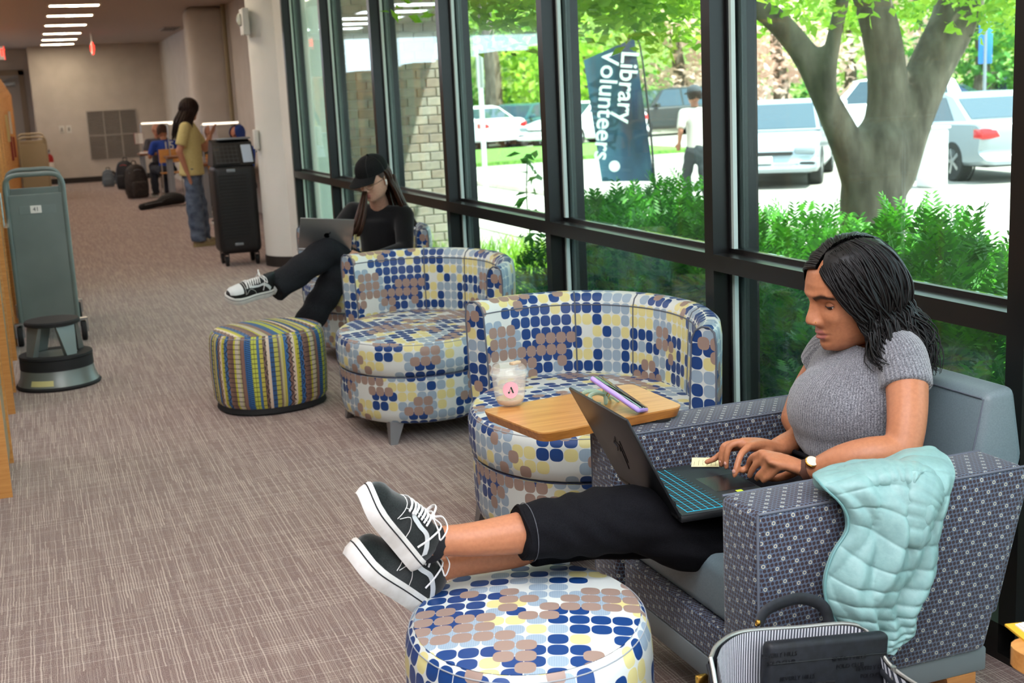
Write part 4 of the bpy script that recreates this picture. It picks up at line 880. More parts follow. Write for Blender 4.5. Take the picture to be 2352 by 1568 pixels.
# clear octopus-like phone stand
s0 = at(1392, 925, Z=TZ); stn = empty('phone_stand', (s0.x, s0.y, TZ), label='pale green translucent rubber stand holding the phone up', cat='phone stand')
JEL = M('mint_rubber', '#bfe0cf', .25, trans=.5, ior=1.3); b = MB()
dir_ = Vector((f1.x-s0.x, f1.y-s0.y, 0))*.35
topz = .045
b.tube([(0, 0, .02), (dir_.x*.5, dir_.y*.5, .035), (dir_.x*.8, dir_.y*.8, topz+.008)], [.008, .006, .006], 8)
for dx, dy in ((.03, -.012), (.022, .02), (-.01, -.02)): b.tube([(0, 0, .022), (dx*.5, dy*.5, .018), (dx, dy, .005)], [.007, .006, .005], 8, round_=True)
for dy in (-.012, .014): b.tube([(0, 0, .022), (-.03, dy, .034), (-.055, dy*1.5, .03), (-.05, dy*2.2, .012), (-.03, dy*2, .008)], [.006, .006, .006, .005, .004], 8, round_=True)
b.build('legs', JEL, stn)
MB().tube([(-.004, -.012, .024), (.001, -.014, .03), (.006, -.012, .024), (.001, -.013, .019), (-.004, -.012, .024)], .0012, 6).build('ring', M('gold', '#c79a4a', .25, 1), stn)
# ------------------------------------------------------------------ side table with papers at the right edge
P0 = at(2258, 1452, Z=.50)
stb = empty('side_table', (P0.x+.35, P0.y-.3, 0), label='round-edged wooden side table at the right edge', cat='table')
tt = [(-.33, .30), (.4, -.02), (.4, -.6), (-.02, -.6), (-.33, .2)]
sx0, sy0 = stb.location.x, stb.location.y
tpoly = round_poly([Vector((P0.x-sx0+.012, P0.y-sy0-.03)), Vector((P0.x-sx0+.02, P0.y-sy0-.62)), Vector((P0.x-sx0+.6, P0.y-sy0-.62)), Vector((P0.x-sx0+.6, P0.y-sy0-.03))], .05)
MB().prism(tpoly, .455, .49).build('top', MAPLE, stb, 30)
for dx in (.08, .52):
    for dy in (-.1, -.55): MB().cyl((P0.x-sx0+dx, P0.y-sy0+dy, 0), (P0.x-sx0+dx, P0.y-sy0+dy, .456), .022).build('leg', OAKL, stb)
fo = empty('paper_folder', (P0.x+.20, P0.y-.155, .49), math.radians(-14), 'yellow folder with white papers on the side table', 'folder')
MB().box((-.17, -.14, 0), (.17, .14, .004)).build('cover', M('folder_yellow', '#d9a520', .6), fo, 0)
for i in range(4): MB().box((-.155+i*.004, -.13, .004+i*.003), (.165, .13-i*.004, .0068+i*.003)).build('paper_sheet', PAPER, fo, 0)
# ------------------------------------------------------------------ kick stool and book carts
ks_ = empty('kick_stool', (.01, 7.52, 0), label='round grey rolling step stool with black treads', cat='step stool')
SIL = M('stool_grey', '#7f8581', .38, .45)
MB().lathe([(.225, .0), (.232, .012), (.225, .022)], 40).build('bumper_ring', BLKR, ks_)
MB().lathe([(.222, .02), (.205, .06), (.197, .11)], 40).build('skirt', SIL, ks_); MB().lathe([(.199, .108), (.1985, .165)], 40).build('rubber_band', BLKR, ks_)
MB().lathe([(.196, .165), (.2, .172), (.198, .185), (.17, .188), (.12, .182)], 40, caps=False).build('lower_step', BLKR, ks_)
MB().lathe([(.196, .17), (.196, .183), (0, .18)], 40).build('step_plate', SIL, ks_)
for k in range(4):
    a = k*PI/2+.55; T = rotm(0, 0, a)
    b = MB(); b.add([(.13, -.03, .18), (.165, -.03, .18), (.165, .03, .18), (.13, .03, .18), (.105, -.058, .35), (.125, -.058, .35), (.125, .058, .35), (.105, .058, .35)], [(0, 3, 2, 1), (4, 5, 6, 7), (0, 1, 5, 4), (1, 2, 6, 5), (2, 3, 7, 6), (3, 0, 4, 7)], M_=T); b.build('upright', SIL, ks_, 0)
MB().lathe([(.14, .348), (.15, .352), (.152, .368), (.145, .376), (0, .378)], 36).build('top_tread', BLKR, ks_)
MB().lathe([(.2, .04), (.214, .04)], 6, a0=3.9, a1=4.5, caps=False); lb = MB(); lb.grid(lambda u, v: ((.2172-.011*v)*math.cos(3.95+.62*u), (.2172-.011*v)*math.sin(3.95+.62*u), .032+.03*v), 8, 1); lb.build('warning_label', M('label_pale', '#cfc98a', .6), ks_, 180)
def book_cart(name, loc, mat, label, L=.85, Wd=.36, h=1.13):
    c = empty(name, loc, 0, label, 'book cart'); w2 = Wd/2
    for y in (0, L):
        MB().tube([(-w2, y, .12), (-w2, y, .9), (-w2, y, h-.07), (-w2+.025, y, h-.018), (-w2+.08, y, h), (0, y, h), (w2-.08, y, h), (w2-.025, y, h-.018), (w2, y, h-.07), (w2, y, .9), (w2, y, .12)], .0165, 10, 3).build('tube_frame', mat, c)
        MB().rbox((-w2+.012, y-.008, .12), (w2-.012, y+.008, h-.13), .004, 1).build('end_panel', mat, c)
    for i, z in enumerate((.2, .52, .84)):
        for s in (-1, 1): MB().box((-w2+.01 if s < 0 else .005, .01, z), (-.005 if s < 0 else w2-.01, L-.01, z+.012), Matrix.Translation((0, 0, 0))).build('shelf', mat, c, 0)
    MB().box((-.004, .01, .2), (.004, L-.01, .95)).build('centre_web', mat, c, 0)
    for x in (-w2-.015, w2+.03):
        for y in (-.06, L+.02):
            w = empty('caster', (x, y, 0)); w.parent = c
            MB().lathe([(.03, -.016), (.062, -.018), (.068, -.01), (.068, .01), (.062, .018), (.03, .016)], 22, frame((0, 0, .068), 0, PI/2)).build('wheel', BLKR, w)
            MB().box((-.03, -.02, .06), (-.022, .02, .15)).box((.022, -.02, .06), (.03, .02, .15)).box((-.03, -.025, .145), (.03, .025, .155)).build('fork', STEEL, w, 0)
            MB().lathe([(.012, -.02), (.028, -.019), (.028, .019), (.012, .02)], 14, frame((0, 0, .068), 0, PI/2)).build('hub', GREYM, w)
    return c
gc = book_cart('book_cart', (0, 9.0, 0), TEALG, 'tall grey-green metal book cart behind the step stool')
nl = MB().rbox((-.04, -.0135, .875), (.03, -.0085, .925), .002, 1).build('number_tag', PAPER, gc); text_obj('41', .038, BLACK, nl, (-.005, -.0145, .9), (PI/2, 0, 0), .0005)
MB().rbox((-.11, -.0105, .87), (.12, -.0085, .925), .002, 1).build('tape_patch', M('tape', '#6d7a77', .5), gc)
book_cart('book_cart', (.06, 24.6, 0), BEIGE, 'beige metal book cart standing before the far door', L=.8, Wd=.46, h=1.14)
book_cart('book_cart', (.05, 26.4, 0), BEIGE, 'beige metal book cart just behind the other beige one', L=.8, Wd=.46, h=1.18)
# ------------------------------------------------------------------ bookcase ranges on the left
SLAT = mat_wood('slat_grey', '#8d8468', '#a0967a', .5); BKC = [M('book_%d' % i, c, .6) for i, c in enumerate(['#8a2f2a', '#2f4a6e', '#c9b27a', '#3c5a42', '#d8d2c4', '#6b4a3a', '#20242c', '#a8642e', '#587a8c', '#b9a9c0'])]
oth = ['nearest', 'second', 'third', 'fourth', 'fifth', 'sixth', 'seventh', 'eighth', 'ninth', 'tenth', 'eleventh', 'twelfth', 'thirteenth', 'fourteenth', 'fifteenth']
BH = 1.96; bkproto = {}
for k, y in enumerate(YS):
    s = empty('bookcase', (-.22, y, 0), 0, 'maple bookcase range with slatted end panel, %s from the camera' % oth[k], 'bookcase', 'bookcase ranges on the left')
    MB().box((-.09, 0, 0), (0, .032, BH)).build('end_edge', MAPLE, s, 0); MB().box((-.09, .55, 0), (0, .582, BH)).build('end_edge', MAPLE, s, 0)
    MB().box((-.06, .03, .0), (-.02, .552, BH)).build('end_panel', SLAT, s, 0)
    if k < 4:
        for q in range(12): MB().box((-.021, .033, .06+q*.155), (-.010, .549, .06+q*.155+.14)).build('slat', SLAT, s, 0)
    else: MB().box((-.021, .033, .06), (-.010, .549, BH-.04)).build('slat_panel', SLAT, s, 0)
    MB().box((-4.2, 0, BH-.03), (-.09, .582, BH)).box((-4.2, .28, .02), (-.09, .30, BH-.03)).build('carcass', MAPLE, s, 0)
    for q in range(5): MB().box((-4.2, .01, .1+q*.37), (-.09, .572, .12+q*.37)).build('shelf', MAPLE, s, 0)
# books standing at the aisle end of the nearer ranges (the ones the photo can show) and face-out on the far ends
rb = random.Random(5)
for k in range(3, 9):
    for q in range(1, 5):
        x = -.34; z = .12+q*.37
        for i in range(2):
            w = rb.uniform(.025, .05); h = rb.uniform(.2, .29); x -= w+.002
            bk = empty('book', (-.22+x+.22, YS[k]+.02, z), 0, 'book standing at the aisle end of the %s bookcase, shelf %s, %s from the end' % (oth[k], ['', 'one', 'two', 'three', 'four'][q], ['first', 'second'][i]), 'book', 'books at the aisle ends')
            mt = BKC[rb.randrange(10)]; MB().box((0, 0, 0), (w, .012, h)).box((0, .012, 0), (.003, .17, h)).box((w-.003, .012, 0), (w, .17, h)).build('cover', mt, bk, 0); MB().box((.003, .012, .004), (w-.003, .165, h-.005)).build('pages', PAPER, bk, 0)
for k, (z, mi) in ((6, (1.25, 2)), (7, (1.0, 0)), (8, (1.3, 4)), (9, (.95, 0))):
    bk = empty('book', (-.208, YS[k]+.2, z), 0, 'book displayed face-out on the end of the %s bookcase' % oth[k], 'book', 'face-out books on bookcase ends')
    MB().box((0, 0, 0), (.004, .2, .29)).box((.022, 0, 0), (.026, .2, .29)).box((0, -.003, 0), (.026, 0, .29)).build('cover', BKC[mi], bk, 0); MB().box((.004, 0, .004), (.022, .195, .286)).build('pages', PAPER, bk, 0)
lf = empty('leaflet', (-.205, 8.5, .84), 0, 'small printed leaflet on the bookcase end at the left edge', 'leaflet')
MB().box((0, 0, 0), (.004, .2, .2)).build('sheet', grain('leaflet_print', '#5f8f96', '#d8e0da', .7, (1, 1, 1), 30, 3, 0), lf, 0); MB().box((0, -.01, -.01), (.03, .21, 0)).box((.026, -.01, 0), (.03, .21, .03)).build('holder', PLAS, lf, 0)
# ------------------------------------------------------------------ people: shared builders
def lerp_tab(tab, z): return np.interp(z, [t[0] for t in tab][::-1], [t[1] for t in tab][::-1])
TF = [(.118, 0.0), (.112, .035), (.098, .062), (.075, .083), (.05, .094), (.03, .098), (.012, .093), (-.005, .091), (-.03, .092), (-.05, .091), (-.07, .090), (-.088, .090), (-.103, .084), (-.113, .066), (-.119, .035), (-.122, .0)]
TB = [(.118, 0.0), (.112, -.045), (.098, -.075), (.07, -.098), (.04, -.108), (.0, -.107), (-.03, -.095), (-.06, -.072), (-.085, -.045), (-.105, -.02), (-.119, -.005), (-.122, 0)]
TW = [(.118, .0), (.112, .036), (.098, .056), (.07, .071), (.04, .077), (.01, .0775), (-.02, .074), (-.05, .067), (-.075, .058), (-.095, .045), (-.11, .027), (-.119, .012), (-.122, 0)]
def skull(t, z, off=0.0):
    xf, xb, w = lerp_tab(TF, z), lerp_tab(TB, z), lerp_tab(TW, z); c, s = math.cos(t), math.sin(t); e = .9
    c2, s2 = math.copysign(abs(c)**e, c), math.copysign(abs(s)**e, s)
    x = xf*c2 if c > 0 else -xb*c2; y = w*s2
    if off: L = math.hypot(x, y)+1e-6; k = (L+off)/L; x, y = x*k, y*k; z = z+off*max(0, (z-.06)/.058)
    return np.array([x, y, z])
def G(v, s): return math.exp(-(v/s)**2)
def face_pt(t, z, nose=1.0, jaw=1.0):
    p = skull(t, z); x, y, _ = p
    if x > 0:
        # brow, sockets, nose, cheeks, lips, chin
        d = .004*G(z-.026, .010)*G(y, .055)
        for s in (-1, 1): d -= .0125*G(y-s*.033, .017)*G(z-.004, .0125); d += .005*G(y-s*.048, .02)*G(z+.026, .016)
        if -.05 < z < .024:
            k = np.interp(z, [-.05, -.044, -.039, -.033, -.026, -.018, 0, .014, .024], [0, .004, .014, .0235, .0258, .0238, .0135, .006, 0]); sy = np.interp(z, [-.045, -.03, -.01, .02], [.0150, .0140, .0090, .0085])
            d += nose*k*math.exp(-(abs(y)/sy)**2.4)
            for s in (-1, 1): d += nose*.0085*G(y-s*.0155, .0058)*G(z+.034, .0075)
        d += .0095*G(z+.0585, .0052)*G(y, .019)+.0110*G(z+.0700, .0060)*G(y, .0175)-.0045*G(z+.064, .0025)*G(y, .021)-.003*G(z+.081, .006)*G(y, .02)+.005*G(z+.098, .012)*G(y, .02)
        p[0] += d*(1 if abs(t) < 1.2 else max(0, 1-(abs(t)-1.2)/.3))
    return p
def head_arrays(Hm, skin, lip, brow, nose=1.0, nu=100, nv=110, scale=1.0, makeup=True):
    zs = np.concatenate([np.linspace(.118, .1, 8, endpoint=False), np.linspace(.1, -.105, nv-16), np.linspace(-.108, -.122, 8)]); V, C, F = [], [], []
    sk, lp, br = np.array(lin(skin)), np.array(lin(lip)), np.array(lin(brow))
    # denser samples over the face
    ts = np.sort(np.concatenate([np.linspace(-PI, PI, nu//2, endpoint=False), np.linspace(-.75, .75, nu//2)])); nu = len(ts)
    for t in ts:
        for z in zs:
            p = face_pt(t, z, nose); V.append(Hm @ Vector(p*scale)); c = sk.copy(); x, y, _ = p
            if x > .03 and makeup:
                k = min(1, 1.4*max(G(z+.0585, .006), G(z+.0700, .0068)))*(1 if abs(y) < .023*(1-abs(z+.064)/.03) else 0); c = c*(1-.85*k)+lp*.85*k
                for s in (-1, 1):
                    ya = s*y; zb = .021+.007*G(ya-.036, .014)-.002*max(0, (.02-ya)/.01)
                    if .012 < ya < .058: kb = min(1, 1.5*G(z-zb, .0052*(1 if ya < .045 else .7))); c = c*(1-.95*kb)+br*.95*kb
                    ks = .28*G(ya-.033, .018)*G(z-.003, .011); c = c*(1-ks)+c*np.array([.62, .5, .45])*ks
            C.append(c)
    n = len(zs)
    for i in range(nu):
        for j in range(n-1): a, b = i*n+j, ((i+1) % nu)*n+j; F.append((a, a+1, b+1, b))
    return V, F, C
def blob_arrays(mb, col): return [v for v in mb.v], [list(f) for f in mb.f], [np.array(lin(col))]*len(mb.v)
def body_object(name, fused, extra, mat, parent, skin, post=None):
    """fused limbs plus detailed islands (head, ears, lids) as one mesh with a colour layer"""
    me = fused.data; V = [Vector(v) for v in verts(me)]; F = [list(p.vertices) for p in me.polygons]; C = [np.array(lin(skin))]*len(V)
    if post: C = post(V, C)
    for v, f, c in extra: o = len(V); V += v; F += [[o+i for i in q] for q in f]; C = list(C)+list(c)
    bpy.data.objects.remove(fused); nm = bpy.data.meshes.new(name); nm.from_pydata([tuple(v) for v in V], [], F); nm.update()
    nm.polygons.foreach_set('use_smooth', [True]*len(nm.polygons)); paint(nm, np.array(C)); nm.materials.append(mat)
    o = bpy.data.objects.new(name, nm); COL.objects.link(o); o.parent = parent; return o
def head_frame(c, fwd, pitch=0, roll=0):
    f = Vector((fwd[0], fwd[1], 0)).normalized(); l = Vector((0, 0, 1)).cross(f); M_ = Matrix((f, l, Vector((0, 0, 1)))).transposed().to_4x4()
    return Matrix.Translation(Vector(c)) @ M_ @ rotm(0, math.radians(pitch), 0) @ rotm(math.radians(roll), 0, 0)
def eyes(Hm, parent, lid=.5, sc=1.0, gaze=0, iris='#2a1610', skin='#9a6248'):
    """eyeballs with iris and lids lowered by the given share; returns lid islands for the skin mesh"""
    W_, I_, out = M('eye_white', '#e3ddd8', .2), M('iris_'+iris[1:], iris, .1, coat=.5), []
    for s in (-1, 1):
        c = Vector((.0668, s*.0325, .002))*sc; r = .0130*sc; T = Hm @ Matrix.Translation(c) @ rotm(0, math.radians(20), math.radians(gaze))
        e = MB(); e.ball((0, 0, 0), r, 16, T); o = e.build('eyeball', W_, parent, 180)
        q = MB().lathe([(0, r*1.03), (.0036*sc, r*1.005), (.0070*sc, r*.875)], 16, T @ rotm(0, PI/2, 0), caps=False).build('iris', I_, o, 180)
        L = MB()
        def lidpt(u, v, up):
            a = (u-.5)*2.7; w_ = math.sqrt(max(0, 1-(abs(a)/1.36)**2)); bu, bd = -.12+(.80-.8*lid)*w_*1.0, -.12-.42*w_; b0, b1 = (1.45, bu) if up else (-1.35, bd); b_ = b0+(b1-b0)*v; rr = r*1.09
            return T @ Vector((rr*math.cos(b_)*math.cos(a), rr*math.cos(b_)*math.sin(a), rr*math.sin(b_)))
        L.grid(lambda u, v: lidpt(u, v, True), 12, 8); L.grid(lambda u, v: lidpt(u, v, False), 12, 5); out.append(L)
        MB().tube([lidpt(u, 1.02, True) for u in np.linspace(.02, .98, 9)], [.0005*sc]+[.0011*sc]*7+[.0005*sc], 6, 2).build('lashes', M('lash', '#120c0a', .6), o)
    return out
def ears(Hm, sc=1.0):
    b = MB()
    for s in (-1, 1):
        T = Hm @ Matrix.Translation(Vector((-.008, s*.079, -.008))*sc) @ rotm(0, .15, s*.35)
        b.tube([T @ (Vector((x, 0, z))*sc) for x, z in ((.008, .012), (.004, .026), (-.012, .028), (-.018, .012), (-.012, -.008), (-.002, -.026), (.007, -.026), (.008, -.012))], [.004*sc]*8, 8, 3, round_=True); b.ball((0, 0, 0), (.012*sc, .004*sc, .022*sc), 10, T)
    return b
HAIRM = {}
def hair_mat(name, c1, c2, rough=.38):
    a, g = MN(name, rough=rough, spec=.22); n = g.noise(g.vm('MULTIPLY', g.co(), (60, 60, 8)), 3, 3); g.base(g.ramp(n, [(.3, c1), (.7, c2)])); g.bump(n, .3, .001); return a
def hair(Hm, mat, parent, n=220, length=(-.16, -.22), seed=1, sc=1.0, front=50, part=.012, wave=.010, spread=.02, rad=.0055, capz=-.03, xfront=.03, back=.0, fringe=0, vol=.0, px0=.072, xfar=.05):
    """a cap over the skull plus overlapping tapering locks combed from a parting, then hanging free"""
    r = np.random.RandomState(seed); b = MB(); fr = math.radians(front)
    def hl(z): return fr*np.clip((.115-z)/.075, 0, 1)**.55+np.clip((.03-z)*13, 0, 1.05)
    zs = np.linspace(.1179, capz, 18)
    def capp(u, v):
        z = zs[int(round(v*17))]; t0 = hl(z)*.92; t = t0+(2*PI-2*t0)*u; p = skull(t, z, .007); return Hm @ Vector(p*sc)
    b.grid(capp, 40, 17)
    cen = np.array([-.006, 0, .012]); rad3 = np.array([.104, .080, .110])
    for i in range(n):
        q = r.rand()**1.25; side = 1 if r.rand() < .5 else -1; off = .004+.011*r.rand()+vol*r.rand(); ph = r.rand()*6.3; wv = wave*r.uniform(.5, 1.4)
        xp = px0-(px0+.098)*q; rd = np.array([(xp-cen[0])/rad3[0], (part+side*.006)/rad3[1], 0]); rd[2] = math.sqrt(max(.02, 1-rd[0]**2-rd[1]**2)); rd /= np.linalg.norm(rd)
        if q > .9: rd[2] *= r.uniform(.3, 1); rd /= np.linalg.norm(rd)
        xf_ = xfront if side > 0 else min(xfront, xfar); xt = xf_-(xf_+.105)*min(1, max(0, q+r.normal()*.12)); yt = math.sqrt(max(.0, 1-(xt/.108)**2)); td = np.array([xt/.104, side*(yt*r.uniform(.85, 1) if q < .85 else yt*r.uniform(0, 1)), -.32]); td /= np.linalg.norm(td)
        om = math.acos(np.clip(rd.dot(td), -1, 1)); pts, rr = [], []; zend = r.uniform(*length); K1, K2 = 7, 7
        for k in range(K1):
            f = k/(K1-1); d = (math.sin((1-f)*om)*rd+math.sin(f*om)*td)/max(1e-4, math.sin(om)); p = cen+d*(rad3+off*(.35+.65*f)); p = p+np.array([math.cos(ph+f*5), math.sin(ph*1.7+f*4), 0])*wv*.35*f
            pts.append(p); rr.append(rad*(.95+.05*f)*r.uniform(.85, 1.15))
        z0 = pts[-1][2]; base = pts[-1].copy()
        for k in range(1, K2):
            f = k/(K2-1); dz = (z0-zend)*f; k_ = min(1, dz/.12)
            p = base+np.array([-back*k_-.01*f, side*spread*f*(abs(base[1])/.07), -dz]); p += np.array([math.cos(ph+f*6), math.sin(ph*1.7+f*5), 0])*wv*(.35+.65*f)
            pts.append(p); rr.append(rad*(1-.75*f**2)*r.uniform(.85, 1.1))
        b.tube([Hm @ Vector(p*sc) for p in pts], [x*sc for x in rr], 5, 2, caps=False)
    return b.build('hair', mat, parent, 180)
def finger(b, pts, r0=.0088, r1=.0066): b.tube(pts, list(np.linspace(r0, r1, len(pts))), 10, 4, round_=True)
def shoe(parent, M_, L, upper, sole, stripe=None, lace=None, toe=None, name='shoe', high=.0, label=None):
    """low sneaker: local x heel->toe, z up, built from stations"""
    S = [0, .06, .15, .3, .45, .6, .75, .88, .96, 1.0]; Wd = [.018, .029, .034, .034, .036, .043, .046, .040, .026, .008]; Hh = [.06, .068, .074, .075, .074, .064, .05, .04, .03, .018]
    k = L/.27; e = empty(name); e.parent = parent; e.matrix_basis = M_
    if label: e['label'] = label
    def xc(s): return -.012*math.sin(s*PI)*0
    out = [(L*s, w*k) for s, w in zip(S, Wd)]+[(L*s, -w*k) for s, w in list(zip(S, Wd))[::-1]]
    sm = crom([list(p) for p in out+[out[0]]], 3)[:-1]; n = len(sm); V, F = [], []
    for z, kk in ((-.006, .97), (.008, 1.07), (.032*k, 1.06), (.036*k, 1.0)):
        for x, y in sm: V.append((L/2+(x-L/2)*(1+(kk-1)*.35), y*kk, z+.012*max(0, (x/L-.75)/.25)**2))
    for j in range(3):
        for i in range(n): F.append((j*n+i, j*n+(i+1) % n, (j+1)*n+(i+1) % n, (j+1)*n+i))
    F += [list(range(n))[::-1], [3*n+i for i in range(n)]]; b = MB(); b.add(V, F); so = b.build('sole', sole, e, 50)
    MB().tube([(L/2+(x-L/2)*1.022, y*1.062, .024*k+.012*max(0, (x/L-.75)/.25)**2) for x, y in list(sm)+[sm[0]]], .0016, 5, 1).build('sole_line', M('sole_line', '#1b1c1e', .6), e)
    kx = lambda s: np.interp(s, S, Wd)*k*.99; hh = lambda s: (np.interp(s, S, Hh)+high*max(0, (.35-s)/.35))*k
    def up(s, a, o=0.0):
        e_ = math.sqrt(max(0, 1-(max(0, s-.88)/.118)**2)); w, h = kx(s)*(.25+.75*e_)+o, hh(s)*e_+o; c, s_ = math.cos(a), math.sin(a)
        return Vector((L*s, math.copysign(abs(c)**.8, c)*w*(1-.35*(max(0, s_)**2)*(s < .55)), .03*k+max(0, s_)**.85*h+.012*max(0, (s-.75)/.25)**2))
    MB().grid(lambda u, v: up(.01+.985*u, PI*v), 26, 16).build('upper', upper, e, 180)
    if toe is not None: MB().grid(lambda u, v: up(.70+.25*u, PI*(.16+.68*v), .0016), 8, 12).build('toe_cap', toe, e, 180)
    WS = M('thread_white', '#d9d9d4', .7)
    MB().tube([up(.66, a, .001) for a in np.linspace(.25, PI-.25, 12)], .0009, 5, 1).build('stitching', WS, e)
    for sd in (0, 1):
        A = (lambda a: a) if sd else (lambda a: PI-a)
        MB().tube([up(s, A(a), .001) for s, a in ((.66, .9), (.5, 1.0), (.35, 1.05))], .0009, 5, 2).build('stitching', WS, e)
        MB().tube([up(s, A(a), .001) for s, a in ((.64, .3), (.56, .62), (.46, .3), (.42, .05))], .0009, 5, 3).build('stitching', WS, e)
        if stripe is not None:
            pts = [(.57, .86), (.5, .68), (.4, .60), (.28, .60), (.2, .40), (.12, .12)]
            cp = crom(pts, 4); b = MB(); V = []
            for i, (s, a) in enumerate(cp): V += [up(s-.012, A(a+.085), .0022), up(s+.012, A(a-.085), .0022)]
            b.add(V, [(2*i, 2*i+1, 2*i+3, 2*i+2) for i in range(len(cp)-1)]); b.build('side_stripe', stripe, e, 180)
    if lace is not None:
        for i, s in enumerate(np.linspace(.62, .34, 7)):
            MB().tube([up(s, PI/2+d, .003+.002*(1-abs(d)/.75)) for d in (-.78, -.4, 0, .4, .78)], [(.0032, .0016)]*5, 6, 2, up=(0, 0, 1)).build('lace', lace, e)
            if i < 6: MB().tube([up(s+(-.046)*(t), PI/2+d, .0042) for t, d in ((0, -.6), (.5, 0), (1, .6))], [(.0028, .0014)]*3, 6, 3).build('lace', lace, e)
        q = up(.31, PI/2, .006)
        for sg in (-1, 1):
            MB().tube([q, q+Vector((.0, sg*.02, .018)), q+Vector((-.012, sg*.045, .012)), q+Vector((-.02, sg*.052, -.014)), q+Vector((-.01, sg*.036, -.006)), q], [(.0035, .0016)]*6, 6, 4).build('lace_loop', lace, e)
            MB().tube([q, q+Vector((-.01, sg*.03, .004)), q+Vector((-.005, sg*.046, -.03)), q+Vector((.0, sg*.05, -.06))], [(.003, .0015)]*4, 6, 4).build('lace_end', lace, e)
        MB().ball(q, .007, 10).build('lace_knot', lace, e)
    MB().rbox((-.004, -.009, .03*k), (.006, .009, .075*k), .003, 1).build('heel_tab', upper, e)
    MB().tube([up(.20, a, -.001)+Vector((0, 0, .0)) for a in np.linspace(.7, PI-.7, 9)], .004, 8, 2).build('collar', upper, e)
    return e
# ------------------------------------------------------------------ seated woman in grey top
SK1 = '#b87a56'; SKINM = vcol('skin', .46, sss=.08, bumpsc=120, bst=.06)
wp = Vector((1.78, 2.53, .46)); w1 = empty('person', tuple(wp), label='woman in a grey knit top typing on a laptop in the armchair', cat='person')
T1 = Matrix.Translation(-wp)
def A(px, py, Y=None, Z=None): return at(px, py, Y=Y, Z=Z)-wp
def V3(x, y, z): return Vector((x, y, z))-wp
HM1 = Matrix.Translation(-wp) @ head_frame(at(1956, 674, Y=2.53), (-.99, .10), 13, -3); HS = 1.1
b = MB()
b.tube([A(2035, 830, 2.53), A(2010, 770, 2.53), A(1985, 705, 2.53)], [.062, .053, .052], 16)                       # neck
b.tube([V3(1.80, 2.53, .50), V3(1.84, 2.53, .60), V3(1.85, 2.53, .72), V3(1.88, 2.53, .80), V3(1.90, 2.53, .85)], [(.15, .11), (.12, .09), (.14, .10), (.15, .085), (.08, .06)], 20)   # trunk, hidden by clothes
# near arm
b.tube([A(2075, 815, 2.40), A(2083, 880, 2.35), A(2083, 965, 2.30), A(2072, 1040, 2.275)], [.050, .049, .045, .041], 16, round_=True)
b.tube([A(2072, 1040, 2.275), A(2000, 1045, 2.30), A(1930, 1058, 2.34), A(1862, 1080, 2.395)], [(.041, .041), (.044, .042), (.038, .036), (.027, .022)], 16, round_=True)
# far arm
b.tube([V3(1.87, 2.70, .80), V3(1.83, 2.745, .70), V3(1.79, 2.74, .635)], [.048, .043, .039], 14, round_=True)
b.tube([V3(1.79, 2.74, .635), A(1845, 1000, 2.68), A(1785, 1028, 2.615)], [.039, .037, .025], 14, round_=True)
# hands: palm then five fingers each
def hand(wr, kn, fingers, thumb, side):
    kc = sum(kn, Vector())/4; d = (kc-wr).normalized()
    for k in kn: b.tube([wr+(k-kc)*.35, (wr+k)/2+Vector((0, 0, .006)), k], [.0155, .0135, .0112], 10, round_=True)
    b.tube([wr, (wr+kc)/2, kc], [(.023, .02), (.031, .0155), (.034, .0125)], 14, up=(0, 0, 1), round_=True)
    for k, f in zip(kn, fingers): finger(b, [k]+f, .0098, .0072)
    finger(b, thumb, .0125, .0082)
ZT = .588
def tipz(px, py): return A(px, py, Z=ZT)
# left hand (near)
ti, tm, tr_, tpk = tipz(1716, 1082), tipz(1722, 1093), tipz(1738, 1099), tipz(1753, 1104)
kn = [A(1749, 1041, 2.462), A(1762, 1048, 2.442), A(1776, 1058, 2.424), A(1790, 1070, 2.407)]
hand(A(1860, 1081, 2.395), kn, [[A(1728, 1050, 2.492), A(1720, 1066, 2.512), ti], [A(1738, 1066, 2.472), A(1727, 1080, 2.486), tm], [A(1755, 1080, 2.448), A(1743, 1090, 2.46), tr_], [A(1772, 1090, 2.426), A(1761, 1098, 2.438), tpk]],
     [A(1835, 1078, 2.43), A(1806, 1092, 2.47), A(1778, 1098, 2.49), A(1758, 1096, 2.50)], 1)
# right hand (far)
kn = [A(1722, 1024, 2.555), A(1706, 1014, 2.58), A(1692, 1017, 2.602), A(1680, 1027, 2.622)]
ri, rm, rr_, rp_ = tipz(1687, 1091), tipz(1668, 1072), tipz(1657, 1067), tipz(1623, 1061)
hand(A(1784, 1030, 2.612), kn, [[A(1703, 1042, 2.537), A(1693, 1068, 2.525), ri], [A(1678, 1023, 2.588), A(1669, 1048, 2.588), rm], [A(1664, 1023, 2.61), A(1657, 1045, 2.61), rr_], [A(1655, 1043, 2.64), A(1640, 1054, 2.648), rp_]],
     [A(1765, 1040, 2.58), A(1742, 1058, 2.55), A(1722, 1072, 2.53), A(1706, 1080, 2.52)], -1)
